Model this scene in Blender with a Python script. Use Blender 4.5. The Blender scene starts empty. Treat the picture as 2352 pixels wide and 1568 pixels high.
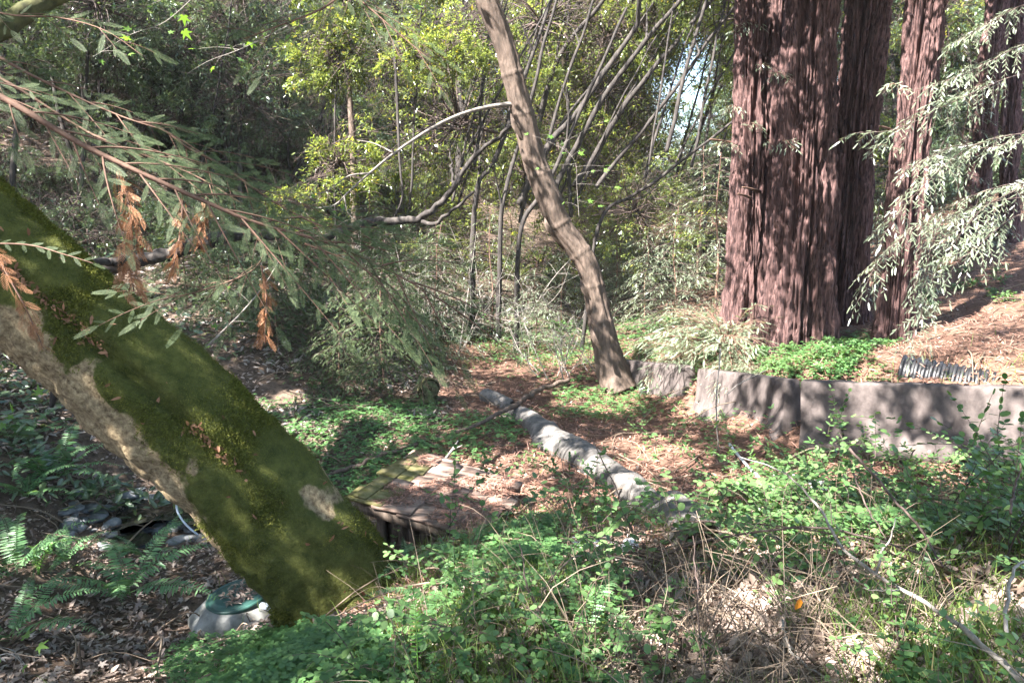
import bpy, math
import numpy as np
R = math.radians
scene = bpy.context.scene
# ---------------------------------------------------------------- camera, sky, sun, exposure
PITCH = R(10.0); EYE = np.array([0.0, 0.0, 1.65]); FPX = 26 / 36 * 2352
cam_d = bpy.data.cameras.new('camera'); cam = bpy.data.objects.new('camera', cam_d)
scene.collection.objects.link(cam); scene.camera = cam
cam.location = EYE; cam.rotation_euler = (R(90) - PITCH, 0, 0)
cam_d.lens = 26; cam_d.sensor_width = 36; cam_d.clip_start = 0.05; cam_d.clip_end = 1000
SUN = np.array([-0.52, -0.38, 0.77]); SUN /= np.linalg.norm(SUN)
SUN_EL = math.asin(SUN[2]); SUN_ROT = math.atan2(SUN[0], SUN[1])
w = bpy.data.worlds.new('World'); scene.world = w; w.use_nodes = True
nt = w.node_tree; bg = nt.nodes['Background']; sky = nt.nodes.new('ShaderNodeTexSky')
sky.sky_type = 'NISHITA'; sky.sun_disc = False; sky.sun_elevation = SUN_EL; sky.sun_rotation = SUN_ROT
nt.links.new(sky.outputs[0], bg.inputs[0]); bg.inputs[1].default_value = 0.095
sun_d = bpy.data.lights.new('sun', 'SUN'); sun_d.energy = 5.0; sun_d.angle = R(0.5); sun_d.color = (1.0, 0.965, 0.92)
sun = bpy.data.objects.new('sun', sun_d); scene.collection.objects.link(sun)
from mathutils import Vector
sun.rotation_euler = Vector(SUN).to_track_quat('Z', 'Y').to_euler()
scene.view_settings.view_transform = 'Standard'; scene.view_settings.look = 'None'
scene.view_settings.exposure = 3.1; scene.view_settings.gamma = 1.0
scene.cycles.max_bounces = 6; scene.cycles.diffuse_bounces = 3; scene.cycles.glossy_bounces = 2
scene.cycles.transmission_bounces = 3; scene.cycles.caustics_reflective = False; scene.cycles.caustics_refractive = False
scene.cycles.use_denoising = True
# ---------------------------------------------------------------- maths helpers
CP, SP = math.cos(PITCH), math.sin(PITCH)
def P(u, v, d):
    cx = (u - 1176) / FPX * d; cy = -(v - 784) / FPX * d
    return np.array([cx, d * CP + cy * SP, EYE[2] + cy * CP - d * SP])
def proj(p):
    p = np.asarray(p, float) - EYE
    d = p[..., 1] * CP - p[..., 2] * SP; cy = p[..., 1] * SP + p[..., 2] * CP
    dd = np.where(np.abs(d) < 1e-3, 1e-3, d)
    return 1176 + p[..., 0] / dd * FPX, 784 - cy / dd * FPX, d
def _h(i, j, k, s):
    n = (i.astype(np.int64) * 374761393 + j.astype(np.int64) * 668265263 + k.astype(np.int64) * 2147483647 + s * 974634777) & 0xffffffff
    n = ((n ^ (n >> 13)) * 1274126177) & 0xffffffff
    n = ((n ^ (n >> 16)) * 2246822519) & 0xffffffff
    return ((n ^ (n >> 15)) & 0xffffff) / 16777215.0
def noise(p, s=0):
    p = np.asarray(p, float); f = np.floor(p); t = p - f; t = t * t * (3 - 2 * t)
    i, j, k = f[..., 0], f[..., 1], f[..., 2]; r = 0
    for a in (0, 1):
        for b in (0, 1):
            for c in (0, 1):
                r = r + _h(i + a, j + b, k + c, s) * (t[..., 0] if a else 1 - t[..., 0]) * (t[..., 1] if b else 1 - t[..., 1]) * (t[..., 2] if c else 1 - t[..., 2])
    return r
def fbm(p, s=0, o=3):
    p = np.asarray(p, float); r = 0; a = 0.5; tot = 0
    for q in range(o):
        r = r + a * noise(p * 2 ** q, s + q); tot += a; a *= .5
    return r / tot
def sstep(a, b, x):
    t = np.clip((x - a) / (b - a), 0, 1); return t * t * (3 - 2 * t)
def nrm(v):
    v = np.asarray(v, float); return v / np.maximum(np.linalg.norm(v, axis=-1, keepdims=True), 1e-9)
def frames(x, up):
    """rotation matrices whose columns are x-axis (given), y, z (near up)"""
    x = nrm(x); y = nrm(np.cross(up, x)); z = np.cross(x, y)
    return np.stack([x, y, z], -1)
def rdir(rng, n):
    return nrm(rng.normal(size=(n, 3)))
def resample(pts, n):
    pts = np.asarray(pts, float)
    if len(pts) > 2:                                   # Catmull-Rom
        q = np.vstack([2 * pts[0] - pts[1], pts, 2 * pts[-1] - pts[-2]]); out = []
        for i in range(len(pts) - 1):
            t = np.linspace(0, 1, 12, endpoint=False)[:, None]; a, b, c, d = q[i:i + 4]
            out.append(.5 * (2 * b + (c - a) * t + (2 * a - 5 * b + 4 * c - d) * t ** 2 + (3 * b - a - 3 * c + d) * t ** 3))
        pts = np.vstack(out + [pts[-1:]])
    s = np.r_[0, np.cumsum(np.linalg.norm(np.diff(pts, axis=0), axis=1))]
    t = np.linspace(0, s[-1], n)
    return np.stack([np.interp(t, s, pts[:, k]) for k in range(3)], -1)
# ---------------------------------------------------------------- mesh builder
class MB:
    def __init__(s): s.v = []; s.f = []; s.n = 0
    def add(s, V, F, m=0):
        V = np.asarray(V, float).reshape(-1, 3)
        for f in (F if isinstance(F, list) else [F]):
            f = np.asarray(f, np.int64)
            if f.ndim == 1: f = f[None]
            s.f.append((f + s.n, m))
        s.v.append(V); s.n += len(V); return s
    def scatter(s, T, pos, rot, scale, m=0):
        TV, TF = T; pos = np.asarray(pos, float); N = len(pos)
        if N == 0: return s
        sc = np.asarray(scale, float)
        if sc.ndim == 1: sc = np.repeat(sc[:, None], 3, 1)
        V = np.einsum('nij,nkj->nki', rot, TV[None] * sc[:, None, :]) + pos[:, None, :]
        k = len(TV); off = (np.arange(N) * k)[:, None, None]
        for f in TF:
            f = np.asarray(f); s.f.append(((f[None] + off).reshape(-1, f.shape[1]) + s.n, m))
        s.v.append(V.reshape(-1, 3)); s.n += N * k; return s
    def tube(s, pts, rad, seg=6, m=0, disp=None, cap=True):
        pts = np.asarray(pts, float); n = len(pts); rad = np.broadcast_to(np.asarray(rad, float), (n,)) if np.ndim(rad) == 0 or len(np.atleast_1d(rad)) == n else np.interp(np.linspace(0, 1, n), np.linspace(0, 1, len(rad)), rad)
        t = nrm(np.gradient(pts, axis=0))
        e = np.array([0, 0, 1.]) if abs(t[0, 2]) < .9 else np.array([1., 0, 0])
        e1 = np.zeros((n, 3)); c = nrm(e - t[0] * (e @ t[0]))
        for i in range(n):
            c = nrm(c - t[i] * (c @ t[i])); e1[i] = c
        e2 = np.cross(t, e1); th = np.linspace(0, 2 * np.pi, seg, endpoint=False)
        N = e1[:, None] * np.cos(th)[None, :, None] + e2[:, None] * np.sin(th)[None, :, None]
        r = np.repeat(rad[:, None], seg, 1)
        if disp is not None: r = r + disp(N, pts[:, None] + N * r[..., None], r)
        V = pts[:, None] + N * r[..., None]
        i = np.arange(n - 1)[:, None] * seg; j = np.arange(seg)[None]; j2 = (j + 1) % seg
        F = np.stack([i + j, i + j2, i + seg + j2, i + seg + j], -1).reshape(-1, 4)
        s.add(V.reshape(-1, 3), F, m)
        if cap:
            b = s.n - n * seg
            s.f.append((np.arange(seg)[None, ::-1] + b, m)); s.f.append((np.arange(seg)[None] + b + (n - 1) * seg, m))
        return V, N
    def box(s, c, size, rot=None, m=0, jit=0, rng=None):
        V = np.array([[x, y, z] for x in (-.5, .5) for y in (-.5, .5) for z in (-.5, .5)]) * np.asarray(size)
        if jit: V = V + rng.normal(size=V.shape) * jit
        if rot is not None: V = V @ np.asarray(rot).T
        return s.add(V + np.asarray(c), np.array([[0, 1, 3, 2], [4, 6, 7, 5], [0, 4, 5, 1], [2, 3, 7, 6], [0, 2, 6, 4], [1, 5, 7, 3]]), m)
    def mesh(s, name, mats, origin=None, smooth=False, attr=None):
        me = bpy.data.meshes.new(name)
        V = np.vstack(s.v) if s.v else np.zeros((0, 3))
        if origin is not None: V = V - np.asarray(origin)
        L = np.concatenate([f.ravel() for f, m in s.f]); T = np.concatenate([np.full(len(f), f.shape[1]) for f, m in s.f])
        M = np.concatenate([np.full(len(f), m) for f, m in s.f])
        me.vertices.add(len(V)); me.vertices.foreach_set('co', V.astype(np.float32).ravel())
        me.loops.add(len(L)); me.loops.foreach_set('vertex_index', L.astype(np.int32))
        me.polygons.add(len(T)); me.polygons.foreach_set('loop_start', np.r_[0, np.cumsum(T)[:-1]].astype(np.int32))
        for mt in (mats if isinstance(mats, (list, tuple)) else [mats]): me.materials.append(mt)
        me.polygons.foreach_set('material_index', M.astype(np.int32))
        if smooth: me.polygons.foreach_set('use_smooth', np.ones(len(T), bool))
        for k, a in (attr or {}).items():
            at = me.attributes.new(k, 'FLOAT', 'POINT'); at.data.foreach_set('value', np.asarray(a, np.float32).ravel())
        me.update(calc_edges=True); return me
    def build(s, name, mats, parent=None, smooth=False, attr=None):
        o0 = None if parent is None else wloc(parent)
        o = link(name, s.mesh(name, mats, o0, smooth, attr), parent); return o
_W = {}
def wloc(o): return _W.get(o.name, np.zeros(3))
def link(name, data, parent=None, loc=None, rot=None, scale=None):
    o = bpy.data.objects.new(name, data); scene.collection.objects.link(o)
    if parent is not None: o.parent = parent; _W[o.name] = wloc(parent)
    if loc is not None: o.location = loc
    if rot is not None: o.rotation_euler = rot
    if scale is not None: o.scale = scale if np.ndim(scale) else (scale,) * 3
    return o
def tag(o, label=None, cat=None, group=None, kind=None):
    if label: o['label'] = label
    if cat: o['category'] = cat
    if group: o['group'] = group
    if kind: o['kind'] = kind
    return o
def thing(name, label, cat, loc=(0, 0, 0), group=None, rz=0, scale=1):
    o = link(name, None, None, loc, (0, 0, rz), scale); _W[o.name] = np.array(loc, float); return tag(o, label, cat, group)
# ---------------------------------------------------------------- materials
def nmat(name):
    m = bpy.data.materials.new(name); m.use_nodes = True; return m, m.node_tree.nodes, m.node_tree.links, m.node_tree.nodes['Principled BSDF']
def leafmat(name, c1, c2, trans=.35, rough=.45, spec=.4, tcol=None, c3=None):
    m, N, Lk, b = nmat(name)
    g = N.new('ShaderNodeNewGeometry'); rp = N.new('ShaderNodeValToRGB')
    rp.color_ramp.elements[0].color = (*c1, 1); rp.color_ramp.elements[1].color = (*c2, 1)
    if c3:
        rp.color_ramp.elements[1].position = .93; e = rp.color_ramp.elements.new(1.0); e.color = (*c3, 1)
    Lk.new(g.outputs['Random Per Island'], rp.inputs[0])
    Lk.new(rp.outputs[0], b.inputs['Base Color']); b.inputs['Roughness'].default_value = rough; b.inputs['Specular IOR Level'].default_value = spec
    if trans > 0:
        t = N.new('ShaderNodeBsdfTranslucent'); hx = N.new('ShaderNodeMixRGB'); hx.blend_type = 'MULTIPLY'; hx.inputs[0].default_value = 1
        hx.inputs[2].default_value = (*(tcol or (1.5, 1.45, .7)), 1); Lk.new(rp.outputs[0], hx.inputs[1]); Lk.new(hx.outputs[0], t.inputs[0])
        mx = N.new('ShaderNodeMixShader'); mx.inputs[0].default_value = trans
        Lk.new(b.outputs[0], mx.inputs[1]); Lk.new(t.outputs[0], mx.inputs[2]); Lk.new(mx.outputs[0], N['Material Output'].inputs[0])
    return m
def surf(name, c1, c2, scale=(8, 8, 8), rough=.9, bump=.4, detail=6, spec=.2, c3=None, bscale=None, bdist=.02, pos=(.35, .68)):
    m, N, Lk, b = nmat(name)
    tc = N.new('ShaderNodeTexCoord'); mp = N.new('ShaderNodeMapping'); mp.inputs['Scale'].default_value = scale
    Lk.new(tc.outputs['Object'], mp.inputs[0]); nz = N.new('ShaderNodeTexNoise'); nz.inputs['Scale'].default_value = 1; nz.inputs['Detail'].default_value = detail; nz.inputs['Roughness'].default_value = .65
    Lk.new(mp.outputs[0], nz.inputs['Vector']); rp = N.new('ShaderNodeValToRGB'); e = rp.color_ramp.elements
    e[0].position, e[1].position = pos; e[0].color = (*c1, 1); e[1].color = (*c2, 1)
    if c3: k = e.new(min(.99, pos[1] + .12)); k.color = (*c3, 1)
    Lk.new(nz.outputs[0], rp.inputs[0]); Lk.new(rp.outputs[0], b.inputs['Base Color'])
    b.inputs['Roughness'].default_value = rough; b.inputs['Specular IOR Level'].default_value = spec
    if bump:
        bp = N.new('ShaderNodeBump'); bp.inputs['Strength'].default_value = bump; bp.inputs['Distance'].default_value = bdist
        if bscale:
            m2 = N.new('ShaderNodeMapping'); m2.inputs['Scale'].default_value = bscale; Lk.new(tc.outputs['Object'], m2.inputs[0])
            n2 = N.new('ShaderNodeTexNoise'); n2.inputs['Scale'].default_value = 1; n2.inputs['Detail'].default_value = 5; Lk.new(m2.outputs[0], n2.inputs['Vector']); Lk.new(n2.outputs[0], bp.inputs['Height'])
        else: Lk.new(nz.outputs[0], bp.inputs['Height'])
        Lk.new(bp.outputs[0], b.inputs['Normal'])
    return m
def maskmat(name, A, B, attr, breakup=(14, 14, 14), amount=.5, rough=.95, bump=.6, bdist=.02):
    """two noisy colour pairs mixed by a vertex attribute broken up with noise"""
    m, N, Lk, b = nmat(name); tc = N.new('ShaderNodeTexCoord')
    def pair(c, sc):
        mp = N.new('ShaderNodeMapping'); mp.inputs['Scale'].default_value = sc; Lk.new(tc.outputs['Object'], mp.inputs[0])
        nz = N.new('ShaderNodeTexNoise'); nz.inputs['Scale'].default_value = 1; nz.inputs['Detail'].default_value = 7; nz.inputs['Roughness'].default_value = .7; Lk.new(mp.outputs[0], nz.inputs['Vector'])
        rp = N.new('ShaderNodeValToRGB'); rp.color_ramp.elements[0].position = .33; rp.color_ramp.elements[1].position = .68
        rp.color_ramp.elements[0].color = (*c[0], 1); rp.color_ramp.elements[1].color = (*c[1], 1); Lk.new(nz.outputs[0], rp.inputs[0]); return rp.outputs[0], nz.outputs[0]
    ca, na = pair(A[:2], A[2]); cb, nb = pair(B[:2], B[2])
    at = N.new('ShaderNodeAttribute'); at.attribute_name = attr
    mp = N.new('ShaderNodeMapping'); mp.inputs['Scale'].default_value = breakup; Lk.new(tc.outputs['Object'], mp.inputs[0])
    nz = N.new('ShaderNodeTexNoise'); nz.inputs['Scale'].default_value = 1; nz.inputs['Detail'].default_value = 6; Lk.new(mp.outputs[0], nz.inputs['Vector'])
    sub = N.new('ShaderNodeMath'); sub.operation = 'SUBTRACT'; sub.inputs[1].default_value = .5; Lk.new(nz.outputs[0], sub.inputs[0])
    ma = N.new('ShaderNodeMath'); ma.operation = 'MULTIPLY_ADD'; ma.inputs[1].default_value = amount * 4; Lk.new(sub.outputs[0], ma.inputs[0]); Lk.new(at.outputs['Fac'], ma.inputs[2])
    rp = N.new('ShaderNodeValToRGB'); rp.color_ramp.elements[0].position = .4; rp.color_ramp.elements[1].position = .6; Lk.new(ma.outputs[0], rp.inputs[0])
    mx = N.new('ShaderNodeMixRGB'); Lk.new(rp.outputs[0], mx.inputs[0]); Lk.new(ca, mx.inputs[1]); Lk.new(cb, mx.inputs[2]); Lk.new(mx.outputs[0], b.inputs['Base Color'])
    b.inputs['Roughness'].default_value = rough; b.inputs['Specular IOR Level'].default_value = .15
    bp = N.new('ShaderNodeBump'); bp.inputs['Strength'].default_value = bump; bp.inputs['Distance'].default_value = bdist; Lk.new(na, bp.inputs['Height']); Lk.new(bp.outputs[0], b.inputs['Normal'])
    return m
M = {}
M['ground'] = maskmat('forest_soil', ((.045, .032, .024), (.17, .12, .09), (9, 9, 9)), ((.065, .038, .027), (.19, .11, .078), (16, 16, 16)), 'duff', (3, 3, 3), .3, bump=.8, bdist=.04)
M['redwood_bark'] = surf('redwood_bark', (.024, .015, .016), (.185, .108, .098), (34, 34, 4.0), .9, 1.0, 8, .12, bdist=.05, pos=(.36, .64))
M['moss_bark'] = maskmat('bay_bark_with_moss', ((.095, .064, .038), (.42, .325, .195), (26, 26, 26)), ((.040, .048, .013), (.115, .120, .034), (9, 9, 9)), 'moss', (7, 7, 7), .40, bump=.9, bdist=.03)
M['moss'] = leafmat('moss', (.060, .070, .015), (.15, .155, .036), .2, .8, .1)
M['maple_bark'] = surf('maple_bark', (.055, .040, .031), (.155, .112, .088), (16, 16, 5), .8, .5, 6, .25, bdist=.012)
M['dark_bark'] = surf('dark_bark', (.022, .019, .018), (.075, .064, .057), (12, 12, 3), .9, .6, 6, .2)
M['brown_bark'] = surf('brown_bark', (.12, .07, .05), (.24, .15, .11), (12, 12, 3), .9, .6, 6, .2)
M['mossy_dark'] = surf('mossy_dark_bark', (.035, .035, .02), (.10, .10, .045), (8, 8, 8), .95, .6, 6, .1)
M['twig_pale'] = surf('pale_twig', (.17, .145, .125), (.36, .32, .285), (20, 20, 20), .7, .2, 3, .3)
M['maple_limb'] = surf('maple_limb', (.11, .092, .08), (.25, .215, .19), (20, 20, 20), .7, .2, 3, .3)
M['twig_dark'] = surf('dark_twig', (.045, .030, .026), (.12, .085, .07), (20, 20, 20), .7, .2, 3, .3)
M['twig_red'] = surf('reddish_twig', (.085, .048, .034), (.17, .098, .068), (20, 20, 20), .8, .3, 4, .3)
M['bay_leaf'] = leafmat('bay_leaf', (.085, .12, .042), (.24, .285, .095), .54, .27, .8, c3=(.36, .28, .04))  # leaf colour raised for a sunlit, backlit look
M['bay_leaf_dark'] = leafmat('bay_leaf_dark', (.06, .10, .055), (.15, .20, .11), .3, .30, .7)  # bay leaf with shade put into its colour, for the dim slopes
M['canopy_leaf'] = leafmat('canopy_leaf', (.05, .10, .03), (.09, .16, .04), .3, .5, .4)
M['redwood_leaf'] = leafmat('redwood_leaf', (.10, .135, .085), (.30, .34, .23), .25, .30, .75, (1.35, 1.4, .65))  # needle colour lifted to look overexposed by the sun
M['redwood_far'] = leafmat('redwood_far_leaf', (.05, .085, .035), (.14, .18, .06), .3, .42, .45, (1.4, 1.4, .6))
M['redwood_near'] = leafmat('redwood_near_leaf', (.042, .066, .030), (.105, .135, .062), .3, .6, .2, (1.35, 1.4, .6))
M['redwood_dead'] = leafmat('redwood_dead_leaf', (.19, .085, .042), (.34, .175, .095), .2, .6, .2, (1.3, 1.0, .6))
M['snowberry'] = leafmat('snowberry_leaf', (.058, .125, .042), (.15, .245, .085), .33, .42, .4, (1.4, 1.5, .55))
M['clover'] = leafmat('clover_leaf', (.05, .125, .04), (.125, .23, .08), .3, .45, .35, (1.4, 1.5, .5))
M['fern'] = leafmat('fern_leaf', (.07, .16, .06), (.16, .28, .12), .3, .4, .45)
M['fern_young'] = leafmat('young_fern_leaf', (.12, .27, .05), (.17, .33, .07), .4, .45, .35)
M['maple_leaf'] = leafmat('maple_leaf', (.08, .17, .035), (.15, .27, .055), .5, .4, .4)
M['grass'] = leafmat('grass_blade', (.09, .16, .035), (.19, .24, .07), .35, .5, .3, c3=(.42, .36, .2))
M['litter'] = leafmat('dead_leaf', (.10, .066, .05), (.45, .355, .30), .12, .7, .25, (1.2, 1.0, .8))
M['litter_pale'] = leafmat('pale_dead_leaf', (.11, .085, .072), (.42, .36, .32), .1, .6, .3, (1.2, 1.0, .8))
M['needle'] = leafmat('needle_litter', (.12, .058, .038), (.40, .225, .17), .1, .7, .25, (1.2, 1.0, .8))
M['dead_stem'] = leafmat('dead_stem', (.085, .06, .042), (.27, .205, .15), 0, .7, .2)
M['concrete'] = surf('barrier_concrete', (.040, .032, .030), (.150, .122, .112), (4.5, 4.5, 3.2), .9, .25, 9, .2, bscale=(40, 40, 40), bdist=.006)
M['well_concrete'] = surf('well_concrete', (.12, .12, .108), (.32, .315, .295), (5, 5, 5), .9, .25, 8, .2, bscale=(40, 40, 40), bdist=.005)
M['green_plastic'] = surf('green_plastic', (.012, .045, .036), (.03, .085, .068), (6, 6, 6), .45, .1, 5, .5)
M['pvc'] = surf('pale_pvc', (.42, .46, .52), (.62, .66, .72), (6, 6, 6), .4, .1, 4, .5)
M['grey_box'] = surf('grey_box', (.36, .41, .43), (.48, .53, .55), (6, 6, 6), .5, .1, 4, .4)
M['black_plastic'] = surf('black_plastic', (.008, .008, .009), (.024, .023, .025), (7, 7, 7), .5, .1, 5, .5)
M['culvert'] = surf('grey_culvert', (.06, .056, .052), (.19, .17, .155), (5, 5, 5), .75, .3, 7, .3, bscale=(30, 30, 30), bdist=.008)
M['shake'] = surf('weathered_shake', (.12, .075, .058), (.36, .265, .215), (3, 22, 20), .9, .5, 6, .2, bdist=.01)
M['moss_wood'] = surf('mossy_wood', (.10, .10, .03), (.26, .22, .12), (10, 10, 10), .95, .4, 5, .1)
M['old_wood'] = surf('old_boards', (.055, .042, .034), (.19, .145, .115), (16, 16, 3), .9, .5, 6, .2)
M['cut_wood'] = surf('cut_wood_end', (.035, .036, .02), (.12, .105, .06), (18, 18, 18), .95, .4, 6, .1)
M['rock'] = surf('creek_rock', (.075, .078, .08), (.22, .225, .23), (7, 7, 7), .6, .4, 7, .4)
M['white_sheet'] = surf('white_plastic', (.55, .56, .6), (.8, .8, .82), (9, 9, 9), .45, .3, 5, .4)
M['water'] = surf('creek_water', (.012, .013, .011), (.03, .03, .024), (3, 3, 3), .08, .25, 3, .5, bscale=(14, 14, 14), bdist=.02)
# ---------------------------------------------------------------- leaf templates (lie along +X, face +Z)
def leafT(w=.4, h=.05, tip=-.04):
    return (np.array([[0, 0, 0], [.3, w / 2, h], [.72, w * .38, h * .8], [1, 0, tip], [.72, -w * .38, h * .8], [.3, -w / 2, h]]), [np.array([[0, 1, 2, 3], [0, 3, 4, 5]])])
def diaT(w=.4, h=.04): return (np.array([[0, 0, 0], [.45, w / 2, h], [1, 0, -.03], [.45, -w / 2, h]]), [np.array([[0, 1, 2, 3]])])
def roundT(w=.85):
    a = np.linspace(0, 2 * np.pi, 8, endpoint=False) + np.pi
    V = np.stack([.5 + .5 * np.cos(a), w / 2 * np.sin(a), .05 * np.abs(np.sin(a)) - .03 * np.cos(a)], -1)
    return (V, [np.array([[0, 5, 6, 7], [0, 1, 2, 3]]), np.array([[0, 3, 4, 5]])])
def needleT(pairs, nl, nw, ang=55, fwd=.0, stem=.012, curl=.05):
    V = [[0, stem, 0], [0, -stem, 0], [1, -stem * .3, 0], [1, stem * .3, 0]]; F = [[0, 1, 2, 3]]
    for i in range(pairs):
        t = (i + .6) / pairs; L = nl * (min(1, .45 + 2.2 * t) * (1 - .55 * max(0, t - .6) / .4))
        for s in (1, -1):
            x = t + (.5 / pairs if s > 0 else 0); a = R(ang) * (1 - .35 * t); d = np.array([math.cos(a), s * math.sin(a), curl]); n = np.array([-d[1] * s, d[0] * s, 0]) * nw / 2 * s
            b = np.array([x, 0, 0]); k = len(V)
            V += [b, b + d * L * .45 + n, b + d * L, b + d * L * .45 - n]; F.append([k, k + 1, k + 2, k + 3])
    return (np.array([np.asarray(q, float) for q in V]), [np.array(F)])
def mapleT():
    out = []
    for a, r in ((-150, .28), (-105, .42), (-80, .25), (-52, .78), (-28, .36), (0, 1.0), (28, .36), (52, .78), (80, .25), (105, .42), (150, .28)):
        out.append([.35 + r * .65 * math.cos(R(a)), r * .65 * math.sin(R(a)), .06 * (1 - r) - .08 * r * r])
    V = np.array([[.30, 0, .05]] + out); k = len(out)
    F = np.array([[0, i + 1, i + 2] for i in range(k - 1)])
    return (V, [F])
T_LEAF, T_DIA, T_ROUND, T_MAPLE = leafT(.36), diaT(.34), roundT(.82), mapleT()
T_NEAR = needleT(15, .24, .030, 50); T_MID = needleT(11, .155, .07, 58); T_FAR = needleT(5, .26, .17, 50)
T_BEND = (np.array([[0, .06, 0], [0, -.06, 0], [.5, -.07, .10], [.5, .07, .10], [1, -.03, .0], [1, .03, .0]]), [np.array([[0, 1, 2, 3], [3, 2, 4, 5]])])
T_CURL = (np.array([[0, 0, 0], [.3, .22, .16], [.75, .17, .12], [1, 0, .10], [.72, -.19, .2], [.3, -.24, .1]]), [np.array([[0, 1, 2, 3], [0, 3, 4, 5]])])
_a = np.linspace(0, 2 * np.pi, 3, endpoint=False)
def cloverT():
    V = []; F4 = []; F3 = []
    for q in range(3):
        a0 = 2 * math.pi * q / 3; d = np.array([math.cos(a0), math.sin(a0)]); n = np.array([-d[1], d[0]]); k = len(V)
        for (r, s, z) in ((0, 0, 0), (.45, .42, .08), (.92, .38, .0), (.82, 0, -.02), (.92, -.38, .0), (.45, -.42, .08)):
            V.append([d[0] * r + n[0] * s, d[1] * r + n[1] * s, z])
        F4 += [[k, k + 3, k + 2, k + 1], [k, k + 5, k + 4, k + 3]]
    return (np.array(V, float), [np.array(F4)])
T_CLOVER = cloverT()
# ---------------------------------------------------------------- terrain
CT = []
for (u, v, d) in [(1176, 1568, 2.9), (1176, 1300, 4.5), (1176, 1200, 6.0), (2000, 1300, 4.4), (2000, 1150, 6.3), (2352, 1300, 4.0), (2352, 1568, 2.5), (1600, 1568, 2.8), (1600, 1250, 5.6),
                  (620, 1568, 3.7), (850, 1480, 4.2), (420, 1568, 5.7), (760, 1440, 5.6), (100, 1550, 6.0), (537, 1450, 7.3), (300, 1400, 7.4), (960, 1285, 7.0), (700, 1380, 6.8),
                  (330, 1190, 9.9), (480, 1230, 9.2), (560, 1130, 10.4), (150, 1260, 8.6), (0, 1050, 9.0), (100, 1250, 7.8), (0, 1400, 6.8), (0, 900, 11), (0, 600, 16), (0, 300, 22), (0, 0, 28),
                  (500, 600, 18), (500, 300, 26), (500, 0, 34), (800, 600, 21), (800, 300, 32), (800, 0, 42), (1000, 700, 20), (1200, 600, 28), (1200, 400, 42), (1500, 600, 30), (1500, 440, 50),
                  (1700, 500, 50), (600, 905, 12.6), (560, 800, 13.3), (700, 720, 15), (900, 820, 15.2), (650, 1000, 10.9), (750, 1120, 9.4), (800, 900, 13.2), (1200, 830, 16), (1300, 760, 20), (1410, 885, 13.8),
                  (1130, 930, 12.1), (1270, 1030, 9.9), (1400, 1100, 8.8), (1560, 1200, 7.2), (1000, 1000, 10.9), (1150, 1100, 9.0), (1300, 1190, 7.7), (1600, 940, 11.7), (1540, 925, 12.6), (1480, 908, 13.3), (1425, 900, 13.6), (1805, 1040, 9.2), (2352, 1088, 7.9), (2050, 1060, 8.5), (1660, 960, 11.2),
                  (1650, 800, 14), (1600, 838, 13.1), (1700, 838, 11.9), (1800, 848, 10.7), (1665, 808, 12.7), (1500, 815, 15), (1860, 795, 12), (2050, 790, 11.5), (2200, 760, 11), (2340, 700, 13), (2300, 540, 20), (1900, 860, 9.8), (2140, 890, 8.9), (2352, 850, 8.6)]:
    CT.append(P(u, v, d))
CT += [np.array(q, float) for q in [(0, 0, 0), (0, -3, .1), (3, -2, .2), (5, 1, .15), (7, 5, -.2), (9, 9, .1), (14, 16, 1.0), (20, 30, 3), (30, 60, 5), (0, 90, 3), (20, 90, 2), (12, 60, 1), (-20, 80, 26), (-40, 60, 30), (-40, 20, 17), (-24, 10, 6), (-14, 5, .6),
                                    (-9, 2, -1.2), (-5, 0, -1.6), (-3, 0, -.7), (-3, -5, -.5), (-10, -8, 0), (12, -8, .5), (-2, 2, -.9), (70, 60, 16), (-70, 0, 25), (60, 0, 6), (0, -40, 2), (-60, 110, 45), (60, 110, 15), (0, 130, 8)]]
CT = np.array(CT); _n = len(CT)
_K = np.linalg.norm(CT[:, None, :2] - CT[None, :, :2], axis=-1); _A = np.zeros((_n + 3, _n + 3)); _A[:_n, :_n] = -_K + np.eye(_n) * .06 * 1
_A[:_n, _n] = 1; _A[:_n, _n + 1:] = CT[:, :2]; _A[_n, :_n] = 1; _A[_n + 1:, :_n] = CT[:, :2].T
_S = np.linalg.solve(_A, np.r_[CT[:, 2], 0, 0, 0])
def GH(x, y):
    x = np.asarray(x, float); y = np.asarray(y, float); sh = x.shape; x = x.ravel(); y = y.ravel(); z = np.zeros(len(x))
    for a in range(0, len(x), 50000):
        xx = x[a:a + 50000]; yy = y[a:a + 50000]
        z[a:a + 50000] = -np.hypot(xx[:, None] - CT[None, :, 0], yy[:, None] - CT[None, :, 1]) @ _S[:_n] + _S[_n] + _S[_n + 1] * xx + _S[_n + 2] * yy
    r = np.hypot(x, y); q = np.stack([x, y, 0 * x], -1)
    z = z + (fbm(q * .9, 5, 3) - .5) * .22 + (fbm(q * 5, 9, 2) - .5) * .06
    return z.reshape(sh)
def gz(x, y): return float(GH(np.array([x]), np.array([y]))[0])
def gp(u, v, dmin=1.5):
    d = np.linspace(dmin, 70, 3000); p = np.stack([P(u, v, q) for q in d]); k = np.argmax(p[:, 2] < GH(p[:, 0], p[:, 1])); return p[k]
def gpd(u, v): return proj(gp(u, v))[2]
def duff_w(x, y):
    u, v, d = proj(np.stack([x, y, GH(x, y)], -1))
    n = fbm(np.stack([x, y, 0 * x], -1) * .8, 31, 3) - .5
    return np.clip(sstep(-2.4, -.4, x + n * 2) * sstep(3.0, 6.5, y + n * 2) * sstep(20, 16, y + n * 4 - np.maximum(x - 4, 0) * 3) + sstep(3.5, 5, x) * .8, 0, 1)
ang = np.concatenate([np.linspace(-42, 42, 420, endpoint=False), np.linspace(42, 318, 150, endpoint=False)]); rr = np.geomspace(.5, 130, 300)
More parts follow.
